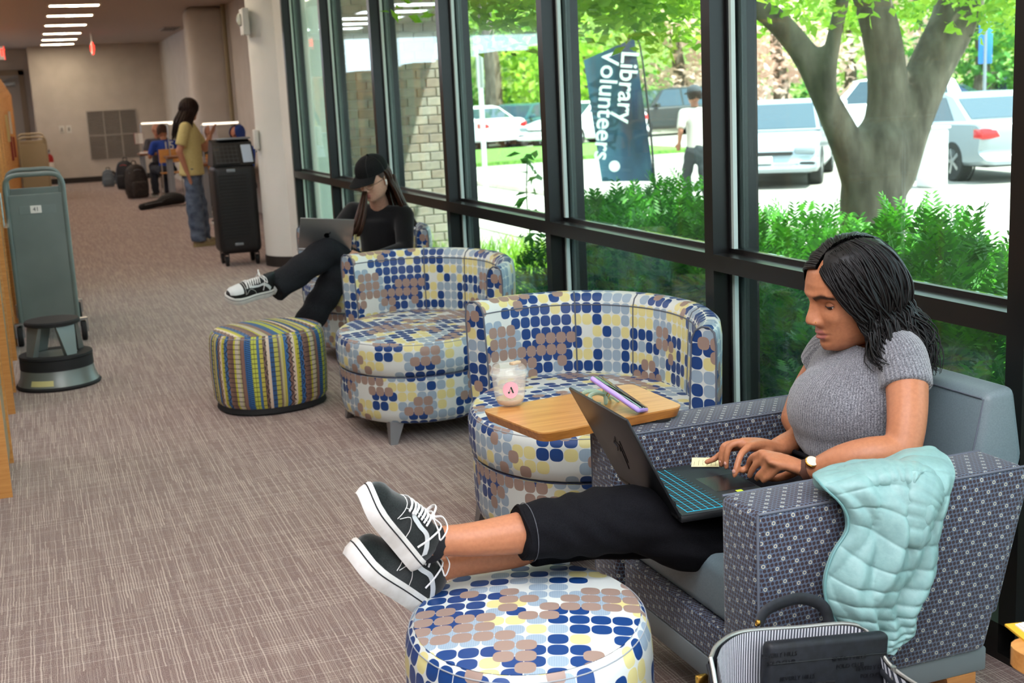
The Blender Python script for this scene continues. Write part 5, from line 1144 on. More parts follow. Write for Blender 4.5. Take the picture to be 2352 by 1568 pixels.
# bare shins
b.tube([V3(1.80, 2.53, .50), V3(1.60, 2.47, .475), V3(1.42, 2.466, .458), V3(1.25, 2.466, .50), A(1260, 1212, 2.47)], .04, 10); b.tube([V3(1.80, 2.53, .50), V3(1.60, 2.60, .475), V3(1.42, 2.60, .455), V3(1.2, 2.58, .485), A(1245, 1250, 2.56)], .026, 10)
b.tube([A(1260, 1212, 2.47), A(1190, 1224, 2.475), A(1090, 1238, 2.485), A(1015, 1243, 2.495), A(985, 1255, 2.50)], [(.05, .05), (.046, .046), (.038, .038), (.033, .033), (.035, .035)], 16, round_=True)
b.tube([A(1245, 1250, 2.56), A(1190, 1266, 2.565), A(1100, 1282, 2.57), A(1020, 1300, 2.575), A(985, 1325, 2.58)], [(.026, .026), (.036, .036), (.035, .035), (.032, .032), (.035, .035)], 16, round_=True)
f = b.build('tmp', SKINM, None, 180); fuse(f, .0042, 5, .5)
lids = eyes(HM1, w1, .36, HS, 24, skin=SK1)
hd = head_arrays(HM1, SK1, '#a5605a', '#140b09', nose=1.05, scale=HS)
ex = [hd]+[blob_arrays(L, '#a06848') for L in lids]+[blob_arrays(ears(HM1, HS), SK1)]
NB = []
body = body_object('body', f, ex, SKINM, w1, SK1)
for t, bk in ((ri, Vector((-.4, -.35, .85))), (rm, Vector((-.5, -.3, .8))), (rr_, Vector((-.5, -.3, .8))), (ti, Vector((-.6, -.2, .7)))):
    MB().ball(t+bk.normalized()*.0045+Vector((-.001, 0, .006)), (.0045, .0045, .0062), 8).build('fingernail', M('nail', '#c99584', .25, coat=.4), body, 180)
pn = HM1 @ (Vector(face_pt(.19, -.03, 1.05))*HS); MB().ball(pn, .0016, 8).build('nose_stud', M('gold', '#c79a4a', .25, 1), w1)
hair(HM1, hair_mat('hair_black', '#070606', '#171413', .4), w1, 1500, (-.12, -.20), 3, HS, front=52, part=.018, wave=.021, spread=.028, rad=.0027, capz=-.05, xfront=.034, back=.008, vol=.011, xfar=-.02)
# knit top
KNIT, g = MN('grey_knit', rough=.95, sheen=.4, spec=.15)
x, y, z = g.xyz(g.co()); n = g.noise(g.co(), 330, 3); n2 = g.noise(g.co(), 60, 3)
rib = g.m('SINE', g.m('MULTIPLY', g.m('ADD', g.m('ARCTAN2', y, g.m('SUBTRACT', x, .075)), g.m('MULTIPLY', n2, .03)), 150))
g.base(g.mix(g.m('MULTIPLY', g.m('ADD', rib, 1), .22), g.ramp(n, [(.32, '#4c4d53'), (.5, '#7d7e83'), (.7, '#a5a6aa')]), '#4a4b52')); g.bump(g.m('ADD', g.m('MULTIPLY', rib, .6), n), .6, .002)
b = MB()
b.tube([V3(1.80, 2.53, .565), V3(1.825, 2.53, .585), V3(1.842, 2.53, .64), V3(1.838, 2.53, .70), V3(1.852, 2.53, .755), V3(1.878, 2.53, .81), V3(1.892, 2.53, .838), V3(1.892, 2.53, .852)], [(.135, .118), (.150, .132), (.158, .140), (.170, .145), (.176, .130), (.168, .105), (.125, .085), (.095, .075)], 32)
b.ball(V3(1.768, 2.53, .705), (.105, .150, .115), 20); b.ball(V3(1.785, 2.53, .64), (.105, .145, .09), 20)
b.tube([V3(1.89, 2.47, .85), A(2066, 812, 2.41), A(2078, 850, 2.372), A(2083, 892, 2.345)], [.045, .060, .060, .060], 18, round_=False)
b.tube([V3(1.89, 2.59, .845), V3(1.875, 2.69, .81), V3(1.855, 2.73, .76)], [.055, .066, .060], 16)
o = b.build('knit_top', KNIT, w1, 180); fuse(o, .0065, 7, .5)
v = verts(o.data); nn = normals(o.data); v += nn*(.004*np.sin(v[:, 2:3]*38+v[:, 0:1]*30+2*np.sin(v[:, 1:2]*22))*np.clip((.30-v[:, 2:3])/.2, 0, 1)); setverts(o.data, v)
# trousers
DEN = grain('black_denim', '#09090c', '#141418', .9, (1, 1, 1), 420, 3, .25, .0006, spec=.15)
b = MB()
b.tube([V3(1.83, 2.53, .60), V3(1.80, 2.53, .555), V3(1.76, 2.53, .52), V3(1.70, 2.53, .51)], [(.135, .112), (.150, .118), (.155, .10), (.13, .08)], 24, round_=True)
b.tube([V3(1.76, 2.465, .515), V3(1.60, 2.465, .48), V3(1.44, 2.465, .458), V3(1.31, 2.465, .47), A(1470, 1190, 2.465), A(1390, 1196, 2.465), A(1290, 1210, 2.468), A(1192, 1222, 2.47)], [.085, .072, .066, .067, .075, .077, .069, .0625], 22, caps=True)
b.tube([V3(1.76, 2.60, .515), V3(1.60, 2.60, .475), V3(1.42, 2.60, .455), V3(1.28, 2.59, .462), V3(1.12, 2.575, .485), A(1215, 1252, 2.562)], [.085, .072, .066, .066, .06, .05], 20)
o = b.build('trousers', DEN, w1, 180); fuse(o, .0065, 5, .5)
v = verts(o.data); nn = normals(o.data); v += nn*(.0035*np.sin(v[:, 0:1]*55+v[:, 2:3]*70+3*np.sin(v[:, 0:1]*17))*np.sin(v[:, 2:3]*40+1)); setverts(o.data, v)
MB().tube([A(1196, 1222, 2.47)+Vector((.004*math.sin(a*3), math.sin(a)*.0585, math.cos(a)*.0585)) for a in np.linspace(0, 2*PI, 33)], .0035, 8, 1).build('cuff', DEN, o)
MB().tube([A(1212, 1222, 2.47)+Vector((0, math.sin(a)*.0648, math.cos(a)*.0648)) for a in np.linspace(0, 2*PI, 33)], .0009, 5, 1).build('hem_stitch', M('thread_grey', '#55565c', .8), o)
MB().tube([V3(1.73, 2.41, .575), V3(1.70, 2.44, .59), V3(1.69, 2.53, .597), V3(1.70, 2.62, .59)], .006, 8, 3).build('belt_loop_band', DEN, o)
# socks and skate shoes
SUEDE = grain('black_suede', '#0f1413', '#1c2422', .9, (1, 1, 1), 300, 3, .3, .0006, sheen=.3, spec=.2); SOLE = grain('off_white_rubber', '#d6d3cb', '#e2e0da', .6, (1, 1, 1), 40, 3, 0); LACE = M('white_lace', '#e2e0dd', .8); STRP = M('white_leather', '#d0d3d2', .45); SOCK = M('black_sock', '#121216', .9)
MB().tube([A(1003, 1243, 2.495), A(985, 1258, 2.50)], [.0345, .034], 14, 2, round_=True).build('sock', SOCK, w1); MB().tube([A(1003, 1305, 2.577), A(985, 1328, 2.58)], [.034, .034], 14, 2, round_=True).build('sock', SOCK, w1)
def basis(heel, toe, upv):
    x = (toe-heel).normalized(); u = Vector(upv); z = (u-x*u.dot(x)).normalized(); y = z.cross(x); m_ = Matrix((x, y, z)).transposed().to_4x4(); m_.translation = heel; return m_
h1, t1 = at(945, 1300, Y=2.49), at(822, 1150, Y=2.43)
shoe(w1, Matrix.Translation(-wp) @ basis(h1, t1, (.80, -.12, .58)), (t1-h1).length*1.06, SUEDE, SOLE, STRP, LACE, name='skate_shoe', label='upper black skate shoe with a white side stripe')
h2, t2_ = at(962, 1400, Y=2.57), at(800, 1290, Y=2.47)
shoe(w1, Matrix.Translation(-wp) @ basis(h2, t2_, (.62, -.10, .78)), (t2_-h2).length*1.06, SUEDE, SOLE, STRP, LACE, name='skate_shoe', label='lower black skate shoe partly behind the ottoman')
# wristwatch
wc = A(1856, 1079, 2.392); wd_ = (A(1862, 1080, 2.395)-A(1930, 1058, 2.34)).normalized()
wt = empty('wristwatch', tuple(wc)); wt.parent = w1; WM = aim(wc, wc+wd_); wt.matrix_basis = WM
MB().lathe([(.0285, -.009), (.030, -.009), (.030, .009), (.0285, .009), (.0285, -.009)], 28, caps=False, sx=1.0, sy=.88).build('strap', M('brown_leather', '#4a2a1c', .6), wt)
up_l = (WM.to_3x3().inverted() @ Vector((-.1, -.62, .78))).normalized()
cm = aim(up_l*.029, up_l*.05)
MB().lathe([(0, 0), (.0145, 0), (.0155, .002), (.0155, .006), (.0135, .0075)], 28, cm).build('case', M('gold', '#c79a4a', .25, 1), wt); MB().lathe([(0, .0076), (.0132, .0076)], 28, cm, caps=False).build('dial', M('dial', '#d9d2c0', .3), wt)
# ------------------------------------------------------------------ dark laptop on her lap
LX, LY, LZ = 1.262, 2.54, .553
lp = empty('laptop', (LX, LY, LZ), math.radians(-2.5), 'dark grey laptop with glowing blue keys on the woman\'s lap', 'laptop')
DGR = M('laptop_shell', '#26282a', .38, .5); DBL = M('laptop_deck', '#1b2229', .45, .2); LW2 = .173; LD = .255
MB().rbox((-.004, -LW2, 0), (LD, LW2, .016), .005).build('base', DGR, lp)
MB().rbox((.0, -LW2+.004, .0155), (LD-.003, LW2-.004, .0172), .0008, 1).build('deck', DBL, lp)
KEY = M('key', '#10151a', .5); GLOW = M('key_glow', '#0d6f8a', .5, emit='#18c4e8', estr=.55); kp = MB().rbox((-.0072, -.0072, .0), (.0072, .0072, .0008), .0004, 1).mesh('key', 0); kp.materials.append(KEY)
MB().rbox((.02, -LW2+.018, .0172), (.125, LW2-.018, .0176), .0003, 1).build('backlight', GLOW, lp)
for r_ in range(6):
    for c_ in range(19):
        o = bpy.data.objects.new('key', kp); COL.objects.link(o); o.parent = lp; o.location = (.029+r_*.0175, -LW2+.027+c_*.01665, .0176); o.scale = (1.09, 1.02, 1)
MB().rbox((.145, -.055, .0172), (.245, .055, .0178), .001, 1).build('touchpad', M('touchpad', '#15181b', .25), lp)
ang = math.radians(27); TL = rotm(0, -ang, 0)
ld = MB().rbox((-.004, -LW2, 0), (.003, LW2, .268), .003, M_=Matrix.Translation((-.004, 0, .014)) @ TL).build('lid', DGR, lp)
MB().rbox((.0032, -LW2+.008, .012), (.0038, LW2-.008, .262), .0002, 1, M_=Matrix.Translation((-.004, 0, .014)) @ TL).build('screen', M('laptop_screen', '#101418', .15), ld)
for y in (-.13, .13): MB().cyl((-.004, y-.03, .014), (-.004, y+.03, .014), .007).build('hinge', BLACK, lp)
b = MB(); BT = Matrix.Translation((-.004, 0, .014)) @ TL
for pts in ([(.02, .075), (-.012, .155)], [(-.002, .10), (-.03, .17)], [(.008, .13), (-.005, .15), (.006, .16), (-.012, .178)], [(.03, .125), (.016, .14), (.024, .152), (.002, .168)]):
    for (y0, z0), (y1, z1) in zip(pts, pts[1:]): b.tube([BT @ Vector((-.0046, y0, z0)), BT @ Vector((-.0046, y1, z1))], .0012, 5, 1)
b.build('lid_emblem', M('emblem_grey', '#1b1c1f', .25, .8), ld)
for k in range(7): MB().box((.1+k*.012, -LW2-.0006, .004), (.109+k*.012, -LW2+.001, .011)).build('side_vent', BLACK, lp, 0)
# sticky notes
nt = at(1620, 1062, Z=LZ+.019); no = empty('sticky_note', tuple(nt), math.radians(-30), 'cream sticky note with handwriting on the laptop deck', 'note')
MB().grid(lambda u, v: (-.034+.068*u, -.038+.076*v, .0005+.008*max(0, v-.6)**2), 4, 8).build('paper', M('cream_paper', '#efe6b4', .8), no, 180)
b = MB(); rn = random.Random(8)
for i in range(6):
    pts = [(-.027+.0105*i, -.03+k*.0055, .0012+.0007*rn.random()) for k in range(rn.randint(6, 10))]
    b.tube([(x+rn.uniform(-.0012, .0012), y, z) for x, y, z in pts], .0003, 4, 2)
b.build('handwriting', M('ink', '#4c4a42', .8), no)
nt = at(1706, 1131, Z=LZ+.018); no = empty('sticky_tab', tuple(nt), math.radians(-2), 'lime green sticky tab near the arm of the chair', 'note'); MB().rbox((-.008, -.022, 0), (.008, .022, .0008), .0003, 1).build('paper', M('lime_paper', '#c3e03a', .8), no)
# ------------------------------------------------------------------ mint puffer jacket over the near arm
MINT = grain('mint_nylon', '#7ea29f', '#87aca8', .42, (1, 1, 1), 70, 4, .3, .003, spec=.4)
rows = [(1876, 1086, 2150, 1030, 2.215), (1866, 1095, 2180, 1050, 2.165), (1885, 1115, 2194, 1090, 2.112), (1928, 1155, 2175, 1145, 2.098), (1940, 1212, 2150, 1230, 2.094), (1905, 1275, 2140, 1320, 2.092), (1889, 1340, 2098, 1400, 2.09), (1904, 1405, 2088, 1452, 2.09), (1950, 1472, 2030, 1486, 2.093)]
RL = crom([[*at(a, b_, Y=y), *at(c, d, Y=y)] for a, b_, c, d, y in rows], 32)
jb = Vector((1.6, 2.1, .5)); NV_, NU_ = len(RL)-1, 128
def jk(u, v):
    r = RL[int(round(v*NV_))]; L_, R_ = Vector(r[:3]), Vector(r[3:]); a = 2*PI*u; k = .5-.5*math.cos(a); p = L_.lerp(R_, k) ; fr = math.sin(a)
    wid = (R_-L_).length; front = fr > 0
    over = max(0, min(1, (v-.12)/.25)); ed = math.sqrt(max(0, 1-(2*k-1)**2))
    if front:
        fold = .55*abs(math.sin(1.6*PI*k+1.1*v*PI+.5))**.7+.35*abs(math.sin(3.1*PI*k-2.0*v*PI+1))**.8+.12*math.sin(9*PI*k+4*v)
        q = v*15+1.3*math.sin(2.2*k+v*5)+1.6*k; puff = abs(math.sin(PI*q))**.32
        d = ed*(.016+.050*fold)+.0095*puff*min(1, ed*1.6)
        d *= .22+.78*over
        nrm = Vector((0, -1, 0))*over+Vector((-.1, -.25, 1))*(1-over); p = p+nrm.normalized()*d
        p.z += .004*math.sin(9*k+14*v)
    else: p = p+Vector((0, .006, -.004))*ed
    return p-jb
b = MB(); b.grid(jk, NU_, NV_, wrap=True)
jo = empty('puffer_jacket', tuple(jb), label='mint green quilted puffer jacket draped over the near chair arm', cat='jacket')
b.add([jk(i/NU_, 0) for i in range(NU_)], [list(range(NU_))]); b.add([jk(i/NU_, 1) for i in range(NU_)], [list(range(NU_))[::-1]])
shell = b.build('shell', MINT, jo, 180)
# empty sleeve folded over the top with its stitched rings
sl = [A_ for A_ in (at(1885, 1105, Y=2.17), at(1960, 1096, Y=2.14), at(2050, 1085, Y=2.12), at(2120, 1100, Y=2.085), at(2120, 1150, Y=2.055), at(2100, 1240, Y=2.045))]
b = MB(); P_ = crom([list(p) for p in sl], 18); rr = [(.030+.004*abs(math.sin(i*PI/5))**.35+.016*math.sin(PI*min(1, i/len(P_)*1.1))) for i in range(len(P_))]
b.tube([Vector(p)-jb for p in P_], [(r*1.25, r*.55) for r in rr], 18, 1, round_=True); b.build('sleeve', MINT, jo, 180)
zp = MB().tube([Vector(jk(.02+.46*0, v))+Vector((-.002, -.004, .0)) for v in np.linspace(.15, .98, 24)], .0028, 6, 1).build('hem_zip', M('mint_dark', '#6b9a98', .5), shell)
# ------------------------------------------------------------------ open black bag on the floor
bgp = Vector((1.33, 1.89, 0)); bag = empty('open_bag', tuple(bgp), label='open black bag with striped lining on the floor by the armchair', cat='bag')
NYL = grain('black_nylon', '#0e1014', '#1a1d24', .55, (1, 1, 1), 60, 3, .2, .001, spec=.4)
a_, g = MN('stripe_lining', rough=.8); x, y, z = g.xyz(g.co()); st_ = g.m('GREATER_THAN', g.m('SINE', g.m('MULTIPLY', g.m('ADD', x, g.m('MULTIPLY', y, .8)), 900)), 0); g.base(g.mix(st_, '#dcdce0', '#3a3d48')); LIN = a_
rim = [at(1632, 1510, Y=1.99), at(1650, 1478, Y=2.02), at(1705, 1450, Y=2.045), at(1830, 1440, Y=2.05), at(1950, 1432, Y=2.045), at(2000, 1458, Y=2.03), at(2050, 1533, Y=1.97), Vector((1.545, 1.86, .30)), Vector((1.50, 1.73, .34)), Vector((1.33, 1.70, .355)), Vector((1.13, 1.73, .34)), Vector((1.075, 1.86, .33))]
RP = crom([list(p) for p in rim+[rim[0]]], 6)[:-1]; nr = len(RP)
def ringp(k, v, ins=0):
    p = Vector(RP[k % nr]); c = Vector((1.33, 1.88, p.z)); q = c+(p-c)*(1-ins); f = Vector((1.33+(q.x-1.33)*.86, 1.88+(q.y-1.88)*.78, .012)); m_ = q.lerp(f, v); m_ += (m_-Vector((1.33, 1.88, m_.z))).normalized()*.02*math.sin(PI*v); return m_-bgp
b = MB(); b.grid(lambda u, v: ringp(int(round(u*nr)), v), nr, 8, wrap=True); b.add([ringp(k, 1) for k in range(nr)], [list(range(nr))]); b.build('shell', NYL, bag, 180)
b = MB(); b.grid(lambda u, v: ringp(int(round(u*nr)), v*.93, .05), nr, 8, wrap=True); b.add([ringp(k, .93, .05) for k in range(nr)], [list(range(nr))]); b.build('lining', LIN, bag, 180)
MB().tube([Vector(p)-bgp for p in list(RP)+[RP[0]]], .0042, 8, 1).build('zip', M('zip_silver', '#b9b6ae', .35, .8), bag)
MB().tube([Vector(p)-bgp+Vector((0, 0, -.018)) for p in list(RP)+[RP[0]]], [(.006, .016)]*(nr+1), 8, 1).build('rim_band', NYL, bag)
q0, q1 = at(1722, 1468, Y=1.985), at(2008, 1452, Y=1.985); DT = Matrix.Translation(((q0.x+q1.x)/2-bgp.x, .10, 0)) @ rotm(-.06, .12, 0); hw_ = (q1.x-q0.x)/2; zt_ = (q0.z+q1.z)/2-.018
dv = MB().rbox((-hw_, -.02, .06), (hw_, .012, zt_), .012, 3, M_=DT).build('padded_divider', NYL, bag)
MB().tube([DT @ Vector((x, -.0205, zt_-.04)) for x in np.linspace(-hw_+.01, hw_-.01, 6)], .0012, 6, 1).build('stitch_line', BLACK, dv)
MB().rbox((-.035, -.0235, .1), (.015, -.019, zt_-.085), .002, 1, M_=DT).build('hook_strip', M('velcro', '#050607', .95), dv)
PR = M('print_black', '#04050a', .35)
for i, (x, z) in enumerate(((-.12, .385), (-.075, .335), (.045, .365), (.105, .34), (-.1, .285), (.07, .29))):
    for k, wd in enumerate(('BEVERLY HILLS', 'POLO CLUB')):
        t = text_obj(wd, .0125, PR, dv, DT @ Vector((x+(.004*k), -.0212, z-.016*k)), (PI/2-.06, .12, 0), .0002, name='print')
MB().tube([at(1742, 1432, Y=2.055)-bgp, at(1765, 1398, Y=2.06)-bgp, at(1835, 1374, Y=2.065)-bgp, at(1890, 1392, Y=2.06)-bgp, at(1908, 1440, Y=2.055)-bgp], [(.0125, .004)]*5, 10, 6, up=(0, -1, 0)).build('handle', NYL, bag)
MB().ball(at(1741, 1430, Y=2.045)-bgp, (.007, .005, .007), 10).build('rivet', M('gold'), bag)
MB().tube([at(2052, 1530, Y=1.965)-bgp+Vector((0, 0, z)) for z in (.0, -.02, -.04)], .006, 8, 2).build('zip_pull', M('zip_silver'), bag); MB().rbox(at(1612, 1562, Y=1.985)-bgp-Vector((.012, .006, .012)), at(1612, 1562, Y=1.985)-bgp+Vector((.012, .006, .012)), .003).build('strap_buckle', M('gold'), bag)
# ------------------------------------------------------------------ other people
def figure(root_loc, label, J, skin, top, trousers, head, sleeve=1.0, hairfn=None, vox=.011, torso=(.145, .10), loose=0, shoes=None, legr=.062, face=True, nose=1.0, bare=None, drop=.012):
    """J: world joints; builds skin body, top and trousers as continuous fused meshes under one Empty"""
    rl = Vector(root_loc); p = empty('person', tuple(rl), label=label, cat='person'); j = {k: Vector(v)-rl for k, v in J.items()}
    Hm = Matrix.Translation(-rl) @ head_frame(head['c'], head['fwd'], head.get('pitch', 0), head.get('roll', 0)); sc = head.get('sc', 1.0)
    sh = (j['shL']-j['shR']).normalized(); b = MB(); hc = Hm.translation
    b.tube([j['neck'], (j['neck']+hc)/2, hc+Vector((0, 0, -.02))], [.058, .05, .05], 12)
    b.tube([j['pel'], (j['pel']+j['neck'])/2, j['neck']+Vector((0, 0, -.04))], [(.12, .09), (.115, .085), (.1, .06)], 14, up=tuple(sh.cross(Vector((0, 0, 1)))))
    hands = []
    for s in 'LR':
        if 'el'+s not in j: continue
        b.tube([j['sh'+s], j['el'+s]], [.045, .038], 10, 2, round_=True); b.tube([j['el'+s], j['wr'+s]], [.038, .025], 10, 2, round_=True)
        d = (j['wr'+s]-j['el'+s]).normalized(); side = d.cross(Vector((0, 0, 1)));
        if side.length < .1: side = Vector((1, 0, 0))
        side.normalize(); w = j['wr'+s]; b.tube([w, w+d*.05, w+d*.085], [(.026, .018), (.038, .014), (.036, .012)], 10, 2, up=tuple(side.cross(d)), round_=True)
        for q in range(4): o_ = side*(-.027+.018*q); L_ = [.06, .072, .068, .052][q]; fd = (d+Vector((0, 0, -.35))*(.6)).normalized(); finger(b, [w+d*.075+o_, w+d*.075+o_+d*L_*.5, w+d*.075+o_+d*L_*.5+fd*L_*.55], .0095, .0075)
        finger(b, [w+d*.02-side*.02, w+d*.05-side*.045, w+d*.085-side*.05], .0115, .009)
    if bare:
        for q in bare: b.tube([Vector(v)-rl for v in q[0]], q[1], 10, 3, round_=True)
    f = b.build('tmp', SKINM, None, 180); fuse(f, vox*.55, 4, .5)
    ex = [head_arrays(Hm, skin, head.get('lip', '#a05a50'), head.get('brow', '#1c1411'), nose=nose, nu=72, nv=70, scale=sc, makeup=face), blob_arrays(ears(Hm, sc), skin)]
    if face: ex += [blob_arrays(L, skin) for L in eyes(Hm, p, head.get('lid', .6), sc, 0, skin=skin)]
    body_object('body', f, ex, SKINM, p, skin)
    # top
    b = MB(); up = tuple(sh.cross(Vector((0, 0, 1)))); tr = torso; m_ = j['pel'].lerp(j['neck'], .5); c = j['pel'].lerp(j['neck'], .8)
    lowp = j['pel'] + (j['pel']-j['neck']).normalized()*(loose*.6)
    b.tube([lowp, j['pel'].lerp(j['neck'], .12), m_, c, j['neck']+Vector((0, 0, -drop))], [(tr[0]+loose*.2, tr[1]+loose*.2), (tr[0]*.97+loose*.1, tr[1]+loose*.1), (tr[0]*.93, tr[1]*1.02), (tr[0]*1.06, tr[1]*.95), (.075+drop*.4, .065)], 22, up=up)
    for s in 'LR':
        b.ball(j['sh'+s], .062, 12); b.tube([j['neck']+Vector((0, 0, -.05)), j['sh'+s]], [.06, .06], 12, 2, round_=True)
        if 'el'+s in j and sleeve > 0:
            e = j['el'+s]; q = [j['sh'+s], j['sh'+s].lerp(e, min(1, sleeve*2))]
            b.tube(q, [.062, .052+.01*(sleeve < .6)], 12, 2)
            if sleeve > .5: b.tube([e, e.lerp(j['wr'+s], min(1, (sleeve-.5)*2))], [.05, .034], 12, 2, round_=True)
    o = b.build('top', top, p, 180); fuse(o, vox, 5, .5)
    if trousers is not None:
        b = MB(); b.tube([j['pel']+Vector((0, 0, .06)), j['pel'], j['pel']+Vector((0, 0, -.05))], [(tr[0]*.95, tr[1]*.95), (tr[0]*1.08, tr[1]*1.08), (tr[0], tr[1])], 18, up=up, round_=True)
        for s in 'LR':
            if 'kn'+s in j:
                h = j['pel']+sh*(.085 if s == 'L' else -.085)+Vector((0, 0, -.03)); b.tube([h, h.lerp(j['kn'+s], .5), j['kn'+s]], [.088, .08, legr*1.12], 14, 2, round_=True)
                if 'an'+s in j: b.tube([j['kn'+s], j['kn'+s].lerp(j['an'+s], .5), j['an'+s]], [legr*1.1, legr*1.06, legr], 14, 2)
        o = b.build('trousers', trousers, p, 180); fuse(o, vox, 5, .5)
        v = verts(o.data); nn = normals(o.data); v += nn*(.004*np.sin(v[:, 2:3]*45+v[:, 0:1]*25+2*np.sin(v[:, 1:2]*19))); setverts(o.data, v)
    if hairfn: hairfn(Hm, p, sc)
    if shoes: shoes(p)
    return p, Hm
BTOP = grain('black_jersey', '#0c0c0e', '#17171a', .9, (1, 1, 1), 260, 3, .2, .0006, sheen=.2, spec=.2); BTR = grain('charcoal_twill', '#17181b', '#222327', .9, (1, 1, 1), 200, 3, .2, .0006, spec=.2)
BRH = hair_mat('hair_brown', '#1f120c', '#4a2d1f', .45); DBH = hair_mat('hair_dark_brown', '#140b08', '#2c1a12', .45)
# ---- woman in the black cap
def cap_and_hair(Hm, p, sc):
    hair(Hm, BRH, p, 170, (-.28, -.38), 8, sc, front=80, part=0, wave=.006, spread=.02, rad=.0065, capz=-.06, xfront=-.03, back=.02, px0=.03)
    CAPM = grain('black_cotton', '#0d0d0e', '#191919', .95, (1, 1, 1), 240, 3, .3, .0008, spec=.2)
    b = MB(); zs = np.linspace(.130, .030, 12)
    def cp(u, v):
        z = zs[int(round(v*11))]; q = skull(2*PI*u, min(z*.9, .1175), .018); return Hm @ Vector((q[0]*1.02, q[1]*1.04, z+.016))*1
    b.grid(lambda u, v: Hm @ Vector(np.array(cap_pt(u, zs[int(round(v*11))]))*sc), 40, 11, wrap=True); c = b.build('cap', CAPM, p, 180)
    b = MB()
    def br(u, v):
        a = (u-.5)*2.0; q = np.array(cap_pt(a/(2*PI), .034)); d = .088*v*(1-.5*(2*u-1)**2); return Hm @ Vector(np.array([q[0]+d, q[1]*(1+.06*v), q[2]-.030*v+.012*v*(1-(2*u-1)**2)])*sc)
    b.grid(br, 18, 6); b.grid(lambda u, v: br(u, v)+Vector((0, 0, -.003)), 18, 6); b.build('brim', CAPM, c, 180)
    MB().ball(Hm @ (Vector((-.01, 0, .150))*sc), .007*sc, 8).build('top_button', CAPM, c)
    for k in range(6): MB().tube([Hm @ Vector(np.array(cap_pt(k/6+.083, z, .0012))*sc) for z in zs], .0011, 5, 1).build('panel_seam', BLACK, c)
    # glasses and earbud
    g_ = empty('spectacles', (0, 0, 0)); g_.parent = p; WIRE = M('gold', '#c79a4a', .25, 1)
    for s in (-1, 1):
        MB().tube([Hm @ (Vector((.098-.012*abs(math.cos(a))*(math.cos(a)*s > 0), s*.034+.024*math.cos(a), -.002+.019*math.sin(a)))*sc) for a in np.linspace(0, 2*PI, 25)], .0011, 6, 1).build('rim', WIRE, g_)
        MB().tube([Hm @ (Vector(v)*sc) for v in ((.088, s*.058, .004), (.06, s*.074, .006), (.0, s*.083, .006), (-.02, s*.083, -.004))], .0014, 6, 2).build('temple', BLACK, g_)
    MB().tube([Hm @ (Vector(v)*sc) for v in ((.100, -.011, .002), (.103, 0, .005), (.100, .011, .002))], .0011, 6, 2).build('bridge', WIRE, g_)
    q = MB(); q.ball((0, 0, 0), (.008, .006, .008), 10, Hm @ Matrix.Translation(Vector((-.002, .086, -.008))*sc)); q.tube([Hm @ (Vector(v)*sc) for v in ((.0, .088, -.012), (.004, .088, -.03))], .0035, 8, 2, round_=True); q.build('earbud', WHITE, p)
def cap_pt(u, z, off=0.0):
    k = (z-.03)/.10; r = math.sqrt(max(0, 1-k**2.6)); return [(.112+off)*r*math.cos(2*PI*u)-.006, (.090+off)*r*math.sin(2*PI*u), z+.018]
W2F = Vector((-.82, -.57, 0))
hc2 = at(858, 412, Y=7.2)
JW = dict(pel=at(888, 610, Y=7.36), neck=at(872, 474, Y=7.33), shL=at(928, 494, Y=7.22), shR=at(812, 486, Y=7.42), elL=at(930, 572, Y=7.1), wrL=at(862, 590, Y=6.98), elR=at(775, 530, Y=7.34), wrR=at(800, 575, Y=7.12), knR=at(748, 580, Y=7.02), anR=at(628, 664, Y=6.9), knL=at(770, 640, Y=7.05), anL=at(672, 800, Y=7.0))
def w2shoes(p):
    rl = p.location
    WH = M('white_leather'); BK = M('black_leather', '#101113', .45); h, t = at(612, 652, Y=6.9), at(524, 684, Y=6.82)
    shoe(p, Matrix.Translation(-rl) @ basis(h+Vector((.03, .0, -.045)), t+Vector((0, 0, -.02)), (-.15, -.5, .85)), .285, BK, SOLE, WH, LACE, toe=WH, name='high_top_sneaker', high=.035, label='black and white high-top sneaker')
    MB().tube([at(632, 660, Y=6.9)-rl, at(606, 655, Y=6.89)-rl], [.042, .045], 12, 2).build('ankle_collar', WH, p)
    h = JW['anL'].copy(); h.z = .002; shoe(p, Matrix.Translation(-rl) @ basis(h-W2F*.05, h+W2F*.2, (0, 0, 1)), .27, BK, SOLE, WH, None, toe=WH, name='high_top_sneaker')
w2, HM2 = figure((1.9, 7.36, .40), 'woman in a black cap and black clothes with a silver laptop', JW, '#d3a389', BTOP, BTR, dict(c=hc2, fwd=(-.80, -.60), pitch=20, sc=1.0, lid=.8, lip='#b06a62', brow='#2a1c16'), sleeve=1.0, hairfn=cap_and_hair, shoes=w2shoes, torso=(.155, .105), legr=.078, vox=.010, nose=.8, drop=.04)
# long hair locks over the chest
b = MB(); r_ = np.random.RandomState(5)
for i in range(46):
    x0 = r_.uniform(-8, 8); y0 = r_.uniform(-.03, .03); pts = [at(838+x0*.5, 440, Y=7.16+y0), at(832+x0, 480, Y=7.10+y0), at(824+x0*1.4, 515, Y=7.08+y0), at(815+x0*1.6+r_.uniform(-3, 3), 540+r_.uniform(-8, 4), Y=7.08+y0)]
    b.tube([q-w2.location for q in pts], [.006, .008, .008, .002], 5, 3)
b.build('hair_locks', BRH, w2, 180, label='long brown lock falling in front of the shoulder'); b = MB()
for i in range(36):
    x0 = r_.uniform(-6, 6); y0 = r_.uniform(-.03, .03); pts = [at(904+x0*.4, 400, Y=7.28+y0), at(915+x0*.7, 440, Y=7.27+y0), at(932+x0, 480, Y=7.26+y0), at(952+x0, 515+r_.uniform(-4, 6), Y=7.28+y0)]
    b.tube([q-w2.location for q in pts], [.006, .008, .008, .002], 5, 3)
b.build('hair_locks', BRH, w2, 180)
